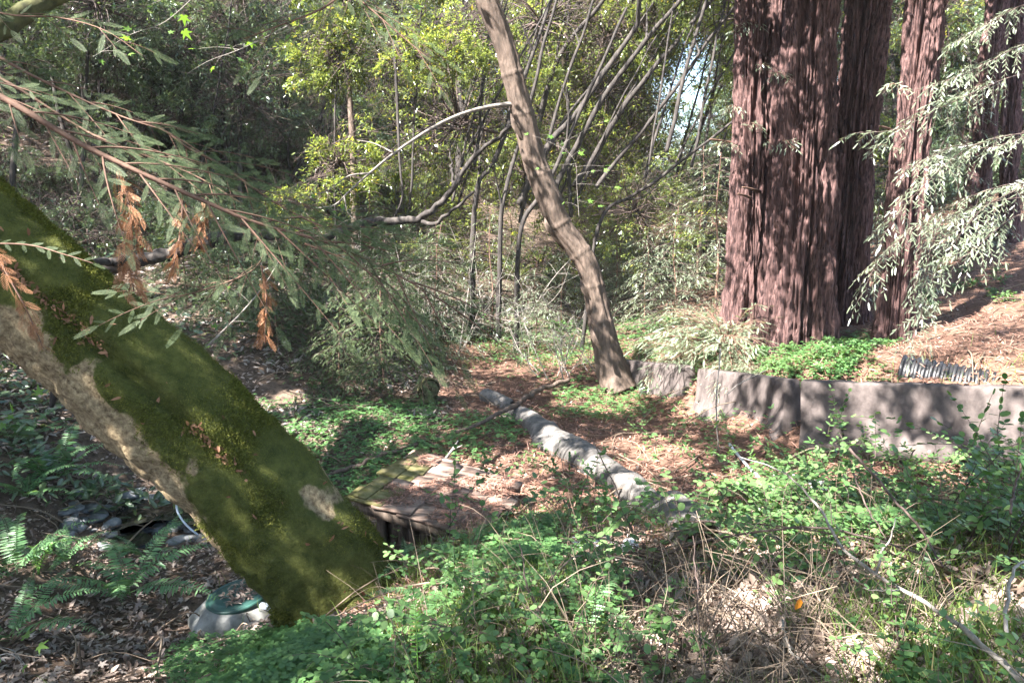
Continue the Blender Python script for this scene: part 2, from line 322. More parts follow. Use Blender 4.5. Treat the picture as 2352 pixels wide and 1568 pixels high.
TH, RR = np.meshgrid(np.radians(ang), rr); X = np.sin(TH) * RR; Y = np.cos(TH) * RR; Z = GH(X, Y)
mb = MB(); na = len(ang); i = np.arange(len(rr) - 1)[:, None] * na; j = np.arange(na)[None]; j2 = (j + 1) % na
mb.add(np.stack([X, Y, Z], -1).reshape(-1, 3), np.stack([i + j, i + na + j, i + na + j2, i + j2], -1).reshape(-1, 4))
mb.v[-1] = np.vstack([mb.v[-1], [[0, 0, gz(0, 0)]]]); mb.n += 1
mb.f.append((np.stack([np.arange(na), (np.arange(na) + 1) % na, np.full(na, mb.n - 1)], -1), 0))
XY = np.vstack(mb.v)
g = mb.build('ground', M['ground'], smooth=True, attr={'duff': duff_w(XY[:, 0], XY[:, 1])}); tag(g, 'leaf strewn forest floor sloping into the ravine and up the hillside', 'ground', kind='structure')
# creek water
cw = np.array([gp(u, v) for u, v in [(40, 1290), (200, 1225), (330, 1190), (470, 1195), (560, 1120), (610, 1040)]]); cw = resample(cw, 40); cw[:, 2] = np.minimum.accumulate(cw[::-1, 2])[::-1] * 0 + cw[:, 2].min() + .10
cw[:, 2] += np.linspace(0, .12, 40)
sd = nrm(np.cross(nrm(np.gradient(cw, axis=0)), [0, 0, 1])); wd = .55 + .25 * np.sin(np.arange(40) * .7)[:, None]
mb = MB(); mb.add(np.vstack([cw + sd * wd, cw - sd * wd]), np.array([[k, k + 1, k + 41, k + 40] for k in range(39)]))
tag(mb.build('creek_water', M['water'], smooth=True), 'dark shallow creek water between rocks behind the ferns', 'water', kind='structure')

# ---------------------------------------------------------------- trees with big trunks
def bark_disp(R0, amp=.05, z0=0, seed=0, flare=.35, flh=.7, flute=.07):
    def f(N, Pz, r):
        z = Pz[..., 2]; k = R0 * 8.5
        q = np.stack([N[..., 0] * k, N[..., 1] * k, z * .55], -1); wv = (noise(np.stack([N[..., 0] * 3, N[..., 1] * 3, z * .5], -1), seed + 3) - .5) * 1.2
        q = q + wv[..., None] * .28
        a = noise(q, seed); b = noise(q * np.array([2.5, 2.5, 2.2]), seed + 1); c = noise(q * np.array([5.5, 5.5, 6.]), seed + 2)
        g = -amp * (1 - np.abs(2 * a - 1)) ** 4 * 1.6 - amp * .7 * (1 - np.abs(2 * b - 1)) ** 4 * 1.2 + amp * .45 * (c - .5) + amp * .5 * (noise(q * np.array([6, 6, 16.]), seed + 5) - .5) - amp * .35 * (1 - np.abs(2 * noise(q * np.array([4, 4, 5.5]), seed + 6) - 1)) ** 6
        fl = r * flute * 2 * (noise(np.stack([N[..., 0] * 1.7 + 5, N[..., 1] * 1.7, z * .12], -1), seed + 7) - .5) * 2
        ex = np.exp(-np.clip(z - z0, 0, 50) / flh)
        lob = .6 + .8 * noise(np.stack([N[..., 0] * 2.4, N[..., 1] * 2.4, 0 * z], -1), seed + 11)
        return g + fl + r * flare * ex * lob
    return f
def vert_path(pts_uvd, top, n1=380):
    a = np.array([P(*q) for q in pts_uvd]); a[0, 2] -= 1.3
    p = resample(a, n1); dirv = nrm(p[-1] - p[-30]); t = np.linspace(.6, max(1, (top - p[-1, 2]) / dirv[2]), 26)[:, None]
    return np.vstack([p, p[-1] + dirv * t])
def redwood(base, pts, wpx, label, top=24, seed=0, seg=300, amp=.10, flare=.38):
    p = vert_path(pts, top); z0 = P(*pts[0])[2]; r0 = wpx[0] / 2 / FPX * pts[0][2]; r1 = wpx[1] / 2 / FPX * pts[-1][2]
    zt = P(*pts[-1])[2]; rad = np.interp(p[:, 2], [z0, zt, top + 1], [r0, r1, .16])
    t = thing('redwood_tree', label, 'redwood', p[0] + [0, 0, 1.3], 'giant redwood trunks')
    mb = MB(); mb.tube(p, rad, seg, disp=bark_disp(r0, amp, z0, seed, flare)); mb.build('trunk', M['redwood_bark'], t, smooth=False); return t, p, rad
RW = []
RW.append(redwood(0, [(1727, 735, 13.6), (1732, 380, 13.3), (1738, 0, 13.2)], (108, 100), 'left slim redwood trunk of the big clump, its edge bright with sun', seed=11))
RW.append(redwood(1, [(1832, 812, 12.4), (1850, 420, 12.0), (1862, 0, 11.8)], (168, 132), 'widest redwood trunk in the clump, ivy leaves around its base', seed=22, amp=.14, flare=.30))
RW.append(redwood(1, [(1782, 720, 13.0), (1790, 380, 12.9), (1796, 0, 12.9)], (60, 62), 'narrow redwood stem squeezed between left slim trunk and widest trunk', seed=62, amp=.09, flare=.2, seg=130))
RW.append(redwood(2, [(1928, 735, 13.9), (1958, 400, 13.7), (1994, 0, 13.5)], (108, 104), 'redwood trunk behind the right side of the widest trunk, mostly shaded', seed=33))
RW.append(redwood(3, [(2050, 800, 11.6), (2082, 420, 11.4), (2126, 0, 11.3)], (94, 98), 'separate redwood trunk right of the clump, partly behind bright sprays', seed=44, flare=.25))
RW.append(redwood(4, [(2318, 560, 19), (2325, 250, 19), (2336, 0, 19)], (44, 44), 'distant redwood trunk near the right edge of the picture', seed=55, seg=120))
RW.append(redwood(5, [(2240, 560, 18.5), (2262, 250, 18.5), (2290, 0, 18.5)], (62, 54), 'dark redwood trunk behind the bright hanging sprays', seed=66, seg=120))
# dead stubs on the big trunks
for (t, p, rad), stubs in zip(RW[:5], [[(1705, 165, 30), (1690, 330, -60)], [(1808, 95, 75), (1830, 330, 20), (1852, 490, 16)], [(1745, 440, -40), (1725, 455, -30)], [(1985, 560, 20)], [(2050, 300, -30)]]):
    mb = MB()
    for (u, v, L) in stubs:
        d = proj(p[60])[2] - .55; a = P(u, v, d + .35); b = P(u + L * .5, v - 6, d + .1); c = P(u + L, v - 10, d - .12)
        mb.tube(resample([a, b, c], 8), np.linspace(.028, .014, 8), 6)
    mb.build('branch_stub', M['twig_red'], t, smooth=True)

# mossy leaning tree
ax = np.array([P(838, 1480, 5.75), P(722, 1277, 5.65), P(512, 1053, 5.5), P(215, 793, 5.35), P(-100, 525, 5.2), P(-420, 250, 5.3), P(-700, -150, 5.6), P(-900, -800, 6.2)])
pm = resample(ax, 420); Ls = np.r_[0, np.cumsum(np.linalg.norm(np.diff(pm, axis=0), axis=1))]
rm = np.interp(Ls, [0, .5, 1.2, 2.2, 3.4, 4.5, 6, 9], [.44, .43, .45, .445, .425, .42, .38, .24])
UP2 = nrm(np.array([.632, 0, .775])); GD = nrm(.50 * UP2 + np.array([0, -.86, 0]))
tm = thing('mossy_tree', 'thick moss covered tree trunk leaning across the left foreground', 'tree', ax[0])
def md(N, Pz, r):
    k = np.stack([Pz[..., 0], Pz[..., 1], Pz[..., 2]], -1)
    g = np.arccos(np.clip((N @ GD), -1, 1)); s = np.broadcast_to(Ls[:, None], g.shape)
    gd = -.10 * np.exp(-((g - .04 * np.sin(s * 3.1)) / .11) ** 2) * np.where(N @ UP2 > -.3, 1, 0)
    g2 = np.arccos(np.clip(N @ nrm(-.80 * UP2 + np.array([0, -.60, 0])), -1, 1)); gd = gd - .03 * np.exp(-(g2 / .07) ** 2)
    q = N @ UP2; big = (fbm(k * 2.2, 3, 3) - .5) * .11; cl = (fbm(k * 11, 6, 3) - .5) * .030
    rough = np.where(q < -.2, 1.3, .9); fl = np.exp(-s / .25) * .11 * (.6 + noise(np.stack([N[..., 0] * 2.5, N[..., 2] * 2.5, 0 * s], -1), 4))
    rdg = (1 - np.abs(2 * noise(k * np.array([7, 7, 7]), 8) - 1)) ** 2 * .028 * sstep(.3, -.3, q) - (1 - np.abs(2 * noise(k * np.array([19, 19, 19]), 18) - 1)) ** 2 * .014 * sstep(.3, -.3, q)
    return gd + big + cl * rough + fl - rdg
mb = MB(); V, N = mb.tube(pm, rm, 260, disp=md)
q = N @ UP2; s = np.repeat(Ls[:, None], 260, 1)
thr = np.interp(s, [0, .9, 1.8, 2.9, 3.6, 5, 12], [-1.2, -.9, -.42, .05, .2, .3, .3])
nz = (fbm(V * 1.7, 12, 3) - .5) * 1.5 + (fbm(V * 6, 13, 3) - .5) * .6
back = np.clip(N[..., 1], 0, 1)
moss = sstep(-.42, .34, q + back * .3 - thr + nz * 1.35)
gg = np.arccos(np.clip(N @ GD, -1, 1)); moss = moss * (1 - np.exp(-(gg / .06) ** 2) * .3)
pg = np.exp(-(((s - 1.15) / .16) ** 2 + ((q - .86) / .13) ** 2)); moss = moss * (1 - pg)      # bare grey patch high on the trunk
_f = (moss * (.008 + .030 * fbm(V * 13, 81, 3) * sstep(.25, .6, fbm(V * 3, 82, 2))))[..., None] * N; V = V + _f; mb.v[-1] = V.reshape(-1, 3)
mb.build('trunk', M['moss_bark'], tm, smooth=True, attr={'moss': moss.ravel()})
# moss tufts: short blades standing on the mossy bark
rng = np.random.default_rng(7)
vis = (s > 0) & (s < 6.5) & (N[..., 1] < .5); w8 = (moss ** 2.5 * vis * (.8 + sstep(.35, .65, fbm(V * 2.6, 61, 2)))).ravel(); pk = rng.choice(len(w8), 230000, p=w8 / w8.sum())
VV = V.reshape(-1, 3)[pk] + rng.normal(size=(230000, 3)) * .011; NN = N.reshape(-1, 3)[pk]
dr = nrm(NN * .55 + rdir(rng, 230000) * .75 + np.array([0, 0, -.1])); mb = MB()
mb.scatter(diaT(.33, .02), VV, frames(dr, rdir(rng, 230000)), rng.uniform(.007, .016, 230000) * (.7 + 1.1 * sstep(.4, .65, noise(VV * 3, 62)))); mo = mb.build('moss', M['moss'], tm); mo['kind'] = 'stuff'
# side knots / broken stub on the underside
mb = MB(); a = P(128, 895, 5.35); mb.tube(resample([a + [0.05, 0, .06], a, P(118, 935, 5.3)], 8), [.05, .032, .014], 8); mb.build('branch_stub', M['dark_bark'], tm, smooth=True)
# dead leaves lying in the groove of the trunk
mb = MB(); ok = np.argwhere((gg < .10) & (s > .4) & (s < 4.6)); pk = ok[rng.integers(0, len(ok), 360)]; keep = noise(np.stack([s[pk[:, 0], 0] * 2.6, 0 * pk[:, 0], 0 * pk[:, 0]], -1), 2) > .42; pk = pk[keep]
ps = V[pk[:, 0], pk[:, 1]]; nn = N[pk[:, 0], pk[:, 1]]; n_ = len(ps); tx = nrm(np.gradient(pm, axis=0))[pk[:, 0]]
mb.scatter(T_CURL, ps + nn * .02, frames(tx * rng.choice([-1, 1], n_)[:, None] + rdir(rng, n_) * 1.1, nn + rdir(rng, n_) * .4), np.stack([rng.uniform(.02, .075, n_), rng.uniform(.018, .05, n_), rng.uniform(.02, .06, n_)], -1))
ok = np.argwhere((q > .1) & (s > .4) & (s < 4.6) & (N[..., 1] < 0)); pk = ok[rng.integers(0, len(ok), 46)]; ps = V[pk[:, 0], pk[:, 1]]; nn = N[pk[:, 0], pk[:, 1]]; n_ = len(ps)
mb.scatter(T_CURL, ps + nn * .012, frames(rdir(rng, n_), nn), np.stack([rng.uniform(.04, .08, n_), rng.uniform(.03, .05, n_), rng.uniform(.04, .07, n_)], -1))
tag(mb.build('fallen_leaves', leafmat('rust_leaf', (.13, .055, .03), (.36, .19, .11), .1, .6, .25)), 'rust brown dead leaves caught in the groove of the mossy trunk', 'dead leaves', kind='stuff')

# leaning maple in the centre
def uvpath(l, n): return resample(np.array([P(*q) for q in l]), n)
mp_ = [(1425, 900, 13.7), (1405, 845, 13.75), (1385, 770, 13.75), (1368, 680, 13.7), (1345, 600, 13.6), (1287, 520, 13.5), (1262, 460, 13.4), (1228, 370, 13.3), (1195, 240, 13.1), (1160, 110, 12.9), (1118, 0, 12.7), (1040, -220, 12.4), (930, -480, 12.2)]
ml = uvpath(mp_, 330); lv = np.r_[0, np.cumsum(np.linalg.norm(np.diff(ml, axis=0), axis=1))]
tml = thing('leaning_maple', 'slender bare brown trunk leaning left in the picture centre', 'tree', ml[0])
px = np.interp(np.linspace(0, 1, 330), np.linspace(0, 1, len(mp_)), [45, 31, 27, 26, 29, 28, 25, 24, 24, 24, 23, 20, 15]) / FPX * 13.4
def mdisp(N, Pz, r):
    lvv = np.broadcast_to(lv[:, None], r.shape); k = np.stack([N[..., 0] * 3, N[..., 1] * 3, Pz[..., 2] * 1.2], -1)
    a = noise(k * 1.3, 21); b = noise(np.stack([N[..., 0] * 9, N[..., 1] * 9, Pz[..., 2] * 2.5], -1), 22)
    ring = sum(np.exp(-((lvv - c) / .03) ** 2) * .016 for c in (1.35, 2.05, 2.7, 3.35, 4.3, 5.4, 6.1))
    return r * .22 * (a - .5) - .018 * (1 - np.abs(2 * b - 1)) ** 4 + ring + (noise(np.stack([N[..., 0] * 12, N[..., 1] * 12, Pz[..., 2] * 14], -1), 5) - .5) * .012
mb = MB(); mb.tube(ml, px, 72, disp=mdisp); mb.build('trunk', M['maple_bark'], tml, smooth=True)
mb = MB(); mb.tube(uvpath([(1190, 243, 13.05), (1160, 240, 13.0), (1080, 256, 12.9), (1000, 290, 12.7), (900, 356, 12.4), (810, 432, 12.2), (770, 470, 12.1), (730, 478, 12.05)], 60), np.linspace(.040, .010, 60), 8)
for l in ([(905, 352, 12.4), (860, 330, 12.5), (820, 322, 12.6)], [(850, 398, 12.3), (800, 405, 12.2), (750, 440, 12.2), (700, 445, 12.2)], [(790, 450, 12.15), (800, 490, 12.1), (825, 510, 12.05)]):
    mb.tube(uvpath(l, 20), np.linspace(.016, .005, 20), 5)
mb.build('limb', M['maple_limb'], tml, smooth=True)
# lifted flaps of bark along the left side
for (u, v, L) in ((1190, 260, 60), (1215, 340, 50), (1268, 500, 45), (1150, 60, 50), (1178, 190, 30), (1350, 640, 50), (1372, 745, 60)):
    mb = MB(); a = P(u - 17, v, 13.0); b = P(u - 5 + L * .25, v + L, 13.05); mid = (a + b) / 2 + [-.04, -.06, 0]
    c = resample([a, mid, b], 9); sdv = np.array([.05, -.03, .02]); wv = np.sin(np.linspace(.1, 3.0, 9))[:, None]
    mb.add(np.vstack([c - sdv * wv * .8, c + sdv * wv * .8, c - sdv * wv * .7 + [0, .012, 0], c + sdv * wv * .7 + [0, .012, 0]]), np.array([[k, k + 1, k + 10, k + 9] for k in range(8)] + [[k + 18, k + 27, k + 28, k + 19] for k in range(8)]))
    mb.build('bark_flap', M['maple_bark'], tml)
# ---------------------------------------------------------------- concrete barriers
def barrier(a, b, label, holes=(), seed=0):
    """a, b: top centre line ends; safety-barrier profile with a flared foot"""
    a = np.array(a); b = np.array(b); ln = np.linalg.norm(b - a); ex = (b - a) / ln; ey = nrm(np.cross([0, 0, 1.], ex)); ez = np.cross(ex, ey)
    prof = [(.30, -.86), (.30, -.735), (.255, -.68), (.205, -.61), (.165, -.53), (.140, -.44), (.118, -.28), (.098, -.08), (.092, -.022), (.075, 0)]
    prof = np.array(prof + [(-x, z) for x, z in prof[::-1]]); n = 61; xs = np.r_[0, .02, np.linspace(.08, ln - .08, n - 4), ln - .02, ln]; ins = np.r_[.02, 0, np.zeros(n - 4), 0, .02]
    V = []
    for x, q in zip(xs, ins):
        pp = prof.copy(); pp[:, 0] *= (1 - q * 1.5); pp[:, 1] = np.where(pp[:, 1] > -.5, pp[:, 1] - q * .4, pp[:, 1]); V.append(a + ex * x + ey * pp[:, :1] + ez * pp[:, 1:])
    V = np.array(V); k = len(prof); V = V + (fbm(V * 5, seed, 3) - .5)[..., None] * .012 - (sstep(.66, .74, noise(V * 6.5, seed + 9)) * sstep(-.06, -.02, np.broadcast_to(prof[:, 1], V.shape[:2])))[..., None] * np.array([0, 0, .016])
    mb = MB(); i = np.arange(n - 1)[:, None] * k; j = np.arange(k)[None]; j2 = (j + 1) % k
    mb.add(V.reshape(-1, 3), np.stack([i + j, i + k + j, i + k + j2, i + j2], -1).reshape(-1, 4)); mb.f.append((np.arange(k)[None], 0)); mb.f.append((np.arange(k)[None, ::-1] + (n - 1) * k, 0))
    t = thing('concrete_barrier', label, 'barrier', (a + b) / 2 - [0, 0, .8], 'concrete road barriers end to end'); o = mb.build('barrier_body', M['concrete'], t)
    # make sure the faces point outward, then drill the lifting holes
    import bmesh
    bm = bmesh.new(); bm.from_mesh(o.data); bmesh.ops.recalc_face_normals(bm, faces=bm.faces); bm.to_mesh(o.data); bm.free()
    for (x, z, r) in holes:
        c = a + ex * x + ez * z - np.array(wloc(t)); h = MB(); h.tube(np.array([c - ey * .5, c - ey * .02]) if False else np.array([c + ey * .5, c + ey * .0]), r, 20); cu = link('cutter', h.mesh('cutter', []))
        cu.location = wloc(t)
        md_ = o.modifiers.new('b', 'BOOLEAN'); md_.object = cu; md_.operation = 'DIFFERENCE'; md_.solver = 'EXACT'
        bpy.context.view_layer.update(); dg = bpy.context.evaluated_depsgraph_get(); me = bpy.data.meshes.new_from_object(o.evaluated_get(dg)); o.modifiers.clear(); o.data = me; bpy.data.objects.remove(cu)
    return t
bA = (P(1405, 823, 14.4), P(1586, 840, 12.4)); bB = (P(1614, 846, 11.9), P(1822, 871, 9.4)); bC = (P(1842, 873, 9.1), P(2352, 888, 7.9)); bC = (bC[0], bC[0] + nrm(bC[1] - bC[0]) * 3.4)
for (a, b) in (bA, bB, bC): pass
def front(a, b):
    ex = nrm(np.array(b) - a); return nrm(np.cross([0, 0, 1.], ex))
barrier(*bA, 'concrete barrier half hidden behind the base of the leaning maple', seed=1)
barrier(*bB, 'concrete barrier with bright sunlit left end between two others', [(.30, -.30, .03)], seed=2)
barrier(*bC, 'concrete barrier at right edge with a round lifting hole, black culvert behind', [(2.02, -.27, .055), (.45, -.30, .03), (2.5, -.30, .015)], seed=3)
# ---------------------------------------------------------------- black corrugated pipe behind the barrier
a, b = P(2066, 860, 9.5), P(2320, 908, 8.85); n = 520; pc = resample([a, b], n); xs = np.linspace(0, np.linalg.norm(b - a), n)
rb = .252 + .013 * np.tanh(2.2 * np.sin(xs * 2 * np.pi / .082))
t = thing('black_culvert', 'black corrugated plastic pipe half buried in needles behind the barrier', 'pipe', (a + b) / 2)
mb = MB(); mb.tube(pc, rb, 64, cap=False); mb.build('pipe_wall', M['black_plastic'], t, smooth=True)
mb = MB(); mb.tube(resample([a, b], 30), .225, 48, cap=False); mb.build('pipe_liner', M['black_plastic'], t, smooth=True)
PIPE = (a.copy(), b.copy())
# ---------------------------------------------------------------- long grey culvert crossing the clearing
def gpz(u, v, dz): p = gp(u, v); return np.array([p[0], p[1], p[2] + dz])
def culvert(pts, r, n, dz, seed):
    pc = resample([gpz(u, v, dz) for u, v in pts], n); xs = np.r_[0, np.cumsum(np.linalg.norm(np.diff(pc, axis=0), axis=1))]
    pc[:, 2] += (noise(np.stack([xs * 1.6, 0 * xs, 0 * xs], -1), seed) - .5) * .07
    def dsp(N, Pz, rr):
        x = np.broadcast_to(xs[:, None], rr.shape); ph = x * 2 * np.pi / .068 + N[..., 0] * 1.2
        dn = noise(np.stack([x * 2.2, N[..., 0] * 1.3, N[..., 2] * 1.3], -1), seed + 1) - .5; tr = noise(np.stack([x * 6, N[..., 0] * 2, N[..., 2] * 2], -1), seed + 2)
        cut = -.035 * sstep(.72, .80, tr) * (N[..., 2] > -.2)
        return .013 * np.sin(ph) + dn * .11 - np.clip(N[..., 2], 0, 1) * .03 * noise(np.stack([x * 1.2, 0 * x, 0 * x], -1), seed + 5) + cut * .5
    mb = MB(); mb.tube(pc, r, 72, disp=dsp, cap=False); return mb
t = thing('grey_culvert', 'long dented grey corrugated pipe half buried across the clearing', 'pipe', gp(1333, 1052))
culvert([(1118, 918), (1148, 930), (1176, 946)], .17, 120, -.02, 3).build('pipe_section', M['culvert'], t, smooth=True)
culvert([(1168, 948), (1220, 972), (1270, 1014), (1333, 1054), (1386, 1090), (1460, 1146), (1545, 1200), (1630, 1268)], .205, 760, .015, 9).build('pipe_section', M['culvert'], t, smooth=True)
# ---------------------------------------------------------------- little pump shed with a shake roof
A_, B_, D_ = P(818, 1154, 7.2), P(960, 1049, 8.6), P(1096, 1242, 6.78); er = nrm(B_ - A_); Lr = np.linalg.norm(B_ - A_); es = D_ - A_; Ws = np.linalg.norm(es); es = nrm(es); en = nrm(np.cross(es, er)); en = en if en[2] > 0 else -en
t = thing('pump_shed', 'low wooden shed with mossy shake roof strewn with needles', 'shed', (A_ + D_) / 2 + [0, .7, -.6])
rng = np.random.default_rng(5); mb = MB(); RT = np.stack([es, er, en], -1); ncs = 5; ex_ = Ws / ncs
for c in range(ncs):
    y = -.05
    while y < Lr + .03:
        wv = rng.uniform(.16, .40); wv = min(wv, Lr + .06 - y); 
        if wv < .05: break
        L = ex_ * 1.55; dn = rng.normal() * .034; th = rng.uniform(.018, .032)
        yw = rng.normal() * .035; tl = .045 + rng.normal() * .006; rx = np.stack([nrm(es + en * -(-tl)), er, en], -1)
        if c == ncs - 1 and rng.random() < .3: y += wv; continue
        ctr = A_ + es * (c * ex_ + ex_ * .5 + dn) + er * (y + wv / 2) + en * (.03 + .012 + rng.normal() * .003)
        mb.box(ctr, (L, wv - .006, th), np.stack([nrm(es + en * .045 + er * yw), nrm(er - es * yw), nrm(en - es * .045)], -1), 1 if (c == 0) and rng.random() < .45 else 0, .0025, rng); y += wv
for y in np.arange(0, Lr, .31):     # ridge cap boards, mossy
    mb.box(A_ + es * .03 + er * (y + .155) + en * .062, (.14, .30, .018), np.stack([nrm(es - en * .02), er, en], -1), 1, .004, rng)
mb.build('roof', [M['shake'], M['moss_wood']], t)
mb = MB(); mb.box(A_ + es * Ws / 2 + er * -.02 - en * .03, (Ws, .035, .085), RT, 0, .003, rng); mb.build('fascia_board', M['old_wood'], t); mb = MB(); mb.box(B_ + es * Ws / 2 - er * .02 - en * .03, (Ws, .035, .085), RT, 0, .003, rng); mb.build('fascia_board', M['old_wood'], t)
mb = MB(); mb.box(A_ + er * Lr / 2 + es * .0 - en * .06, (.035, Lr - .04, .10), RT, 0, .003, rng); mb.build('ridge_beam', M['old_wood'], t)
zb = -2.0; mb = MB(); nb = 8
for k in range(nb):                  # front wall of upright boards
    x0 = .26 + (Ws - .34) * k / nb; c = A_ + es * (x0 + (Ws - .34) / nb / 2) + er * .16; zt = c[2] - .06; mb.box([c[0], c[1], (zt + zb) / 2], ((Ws - .34) / nb - .008, .02, zt - zb), np.stack([nrm(es * [1, 1, 0]), nrm(er * [1, 1, 0]), [0, 0, 1]], -1), 0, .003, rng)
for k in range(7):
    y0 = .18 + (Lr - .3) * k / 7; c = A_ + es * .24 + er * (y0 + (Lr - .3) / 14); zt = c[2] - .06; mb.box([c[0], c[1], (zt + zb) / 2], (.02, (Lr - .3) / 7 - .008, zt - zb), np.stack([nrm(es * [1, 1, 0]), nrm(er * [1, 1, 0]), [0, 0, 1]], -1), 0, .003, rng)
mb.build('wall', M['old_wood'], t)
for y in (.13, Lr - .15):
    c = A_ + es * .22 + er * y; mb = MB(); mb.box([c[0], c[1], (c[2] - .05 + zb) / 2], (.085, .085, c[2] - .05 - zb), np.stack([nrm(es * [1, 1, 0]), nrm(er * [1, 1, 0]), [0, 0, 1]], -1), 0, .003, rng); mb.build('post', M['old_wood'], t)
ROOF = (A_, es, er, en, Ws, Lr)
# ---------------------------------------------------------------- concrete well with green lid
wc = P(545, 1376, 7.35); t = thing('well_cap', 'octagonal concrete well with a round green lid under the mossy tree', 'well', wc - [0, 0, .3]); mb = MB()
a8 = np.linspace(0, 2 * np.pi, 8, endpoint=False) + .2; rings = [(.47, -.75), (.47, -.17), (.465, -.145), (.33, .0), (.30, .0), (0.02, .0)]
V = np.array([[[math.cos(a) * r, math.sin(a) * r * .95, z] for a in a8] for r, z in rings]) + wc; V[..., :2] += (noise(V * 3, 4) - .5)[..., None] * .03
for k in range(5):
    pass
j = np.arange(8); mb.add(V.reshape(-1, 3), np.concatenate([np.stack([k * 8 + j, k * 8 + (j + 1) % 8, k * 8 + 8 + (j + 1) % 8, k * 8 + 8 + j], -1) for k in range(5)]))
o = mb.build('concrete_base', M['well_concrete'], t)
bv = o.modifiers.new('bevel', 'BEVEL'); bv.width = .02; bv.segments = 2
la = nrm(np.array([-.10, -.06, 1])); lc = wc + [0.0, .02, .035]; RL = frames(np.array([[1, 0, .10]]), la[None])[0]
mb = MB(); a = np.linspace(0, 2 * np.pi, 56, endpoint=False); lp = [(.285, -.05), (.303, -.03), (.306, -.005), (.300, .008), (.288, .010), (.280, .004), (.262, .002), (.255, .010), (.20, .014), (.03, .016)]
V = np.array([[[math.cos(q) * r, math.sin(q) * r, z] for q in a] for r, z in lp]) @ RL.T + lc; j = np.arange(56)
mb.add(V.reshape(-1, 3), np.concatenate([np.stack([k * 56 + j, k * 56 + (j + 1) % 56, k * 56 + 56 + (j + 1) % 56, k * 56 + 56 + j], -1) for k in range(9)])); mb.f.append((np.arange(56)[None] + 9 * 56, 0)); mb.build('lid', M['green_plastic'], t, smooth=True)
mb = MB(); mb.tube(resample([wc + [.24, -.10, .00], wc + [.52, -.20, .0]], 12), .032, 18); mb.build('conduit_pipe', M['pvc'], t, smooth=True)
mb = MB(); mb.tube(resample([wc + [.20, -.09, -.0], wc + [.26, -.105, .0]], 4), .042, 18); mb.build('pipe_collar', M['dark_bark'], t, smooth=True)
RB = frames(np.array([[1, -.25, .0]]), np.array([[0, 0, 1.]]))[0]; mb = MB(); mb.box(wc + [.36, -.40, -.12], (.125, .10, .15), RB); ob = mb.build('junction_box', M['grey_box'], t); bv = ob.modifiers.new('bevel', 'BEVEL'); bv.width = .008; bv.segments = 2
mb = MB(); mb.box(wc + [.36, -.40, -.04], (.135, .11, .014), RB); lo = mb.build('box_lid', M['grey_box'], ob)
rng = np.random.default_rng(8); n_ = 130; rr_ = .19 * np.sqrt(rng.random(n_)); aa = rng.random(n_) * 6.283; mb = MB()
ps = (np.stack([np.cos(aa) * rr_ + .02, np.sin(aa) * rr_, .018 + .014 * rng.random(n_)], -1)) @ RL.T + lc
mb.scatter(T_CURL, ps, frames(rdir(rng, n_) * [1, 1, .15], np.tile(la, (n_, 1)) + rdir(rng, n_) * .35), np.stack([rng.uniform(.04, .10, n_), rng.uniform(.03, .06, n_), rng.uniform(.04, .07, n_)], -1))
tag(mb.build('fallen_leaves', M['litter']), 'brown dead leaves heaped on the green well lid', 'dead leaves', kind='stuff')
# ---------------------------------------------------------------- logs, limbs, loose branches
a = P(988, 892, 12.2); t = thing('cut_log', 'short mossy cut log facing the viewer beside the clover', 'log', a - [0, 0, .15])
mb = MB(); mb.tube(resample([a, a + [-.05, .35, -.05], a + [-.14, .75, -.22]], 30), np.linspace(.15, .165, 30), 40, disp=lambda N, Pz, r: (fbm(Pz * 7, 2, 3) - .5) * .06, cap=False); mb.build('log_bark', M['mossy_dark'], t, smooth=True)
mb = MB(); th = np.linspace(0, 6.283, 40, endpoint=False); rs = np.linspace(.0, .143, 9); V = np.array([[[math.cos(q) * r, -.006 * math.sin(r * 140) - .004, math.sin(q) * r] for q in th] for r in rs[1:]]); V = V * (1 + .1 * (noise(np.stack([np.cos(th) * 2, np.sin(th) * 2, 0 * th], -1), 3) - .5))[None, :, None] * np.array([1, 1, 1]); V = V + a + [0, -.003, 0]
j = np.arange(40); mb.add(V.reshape(-1, 3), np.concatenate([np.stack([k * 40 + j, k * 40 + (j + 1) % 40, k * 40 + 40 + (j + 1) % 40, k * 40 + 40 + j], -1) for k in range(7)])); mb.f.append((np.arange(40)[None], 0)); mb.build('sawn_end', M['cut_wood'], t)
mb = MB(); mb.tube(resample([a + [-.02, .16, -.02], a + [-.06, .12, -.25], a + [-.1, .14, -.6]], 16), [.13, .15, .19], 24, disp=lambda N, Pz, r: (fbm(Pz * 9, 2, 3) - .5) * .09); mb.build('rotten_base', M['mossy_dark'], t, smooth=True)
def limb(name, label, cat, pts, r, mat, seg=8, n=60, subs=(), group=None, wob=.0, seed=0, ground=None):
    pts = [P(*q) if len(q) == 3 else gp(*q) + np.array([0, 0, ground if ground is not None else .05]) for q in pts]; p = resample(pts, n)
    if wob: p = p + (np.stack([noise(np.stack([np.arange(n) * .35, 0 * np.arange(n), k + 0. * np.arange(n)], -1), seed + k) for k in range(3)], -1) - .5) * wob
    t = thing(name, label, cat, p[0], group); mb = MB(); mb.tube(p, r, seg, disp=(lambda N, Pz, rr: rr * .5 * (noise(Pz * 14, seed) - .5)) if seg >= 8 else None); mb.build('stem', mat, t, smooth=True)
    for (q, r2) in subs:
        mb = MB(); q = resample([P(*k) for k in q], 24); q = q + (np.stack([noise(np.stack([np.arange(24) * .5, 0 * np.arange(24), k + 0. * np.arange(24)], -1), seed + k + 5) for k in range(3)], -1) - .5) * wob; mb.tube(q, r2, 6); mb.build('side_twig', mat, t, smooth=True)
    return t
def ga(u, v, back): return (u, v, gpd(u, v) - back)
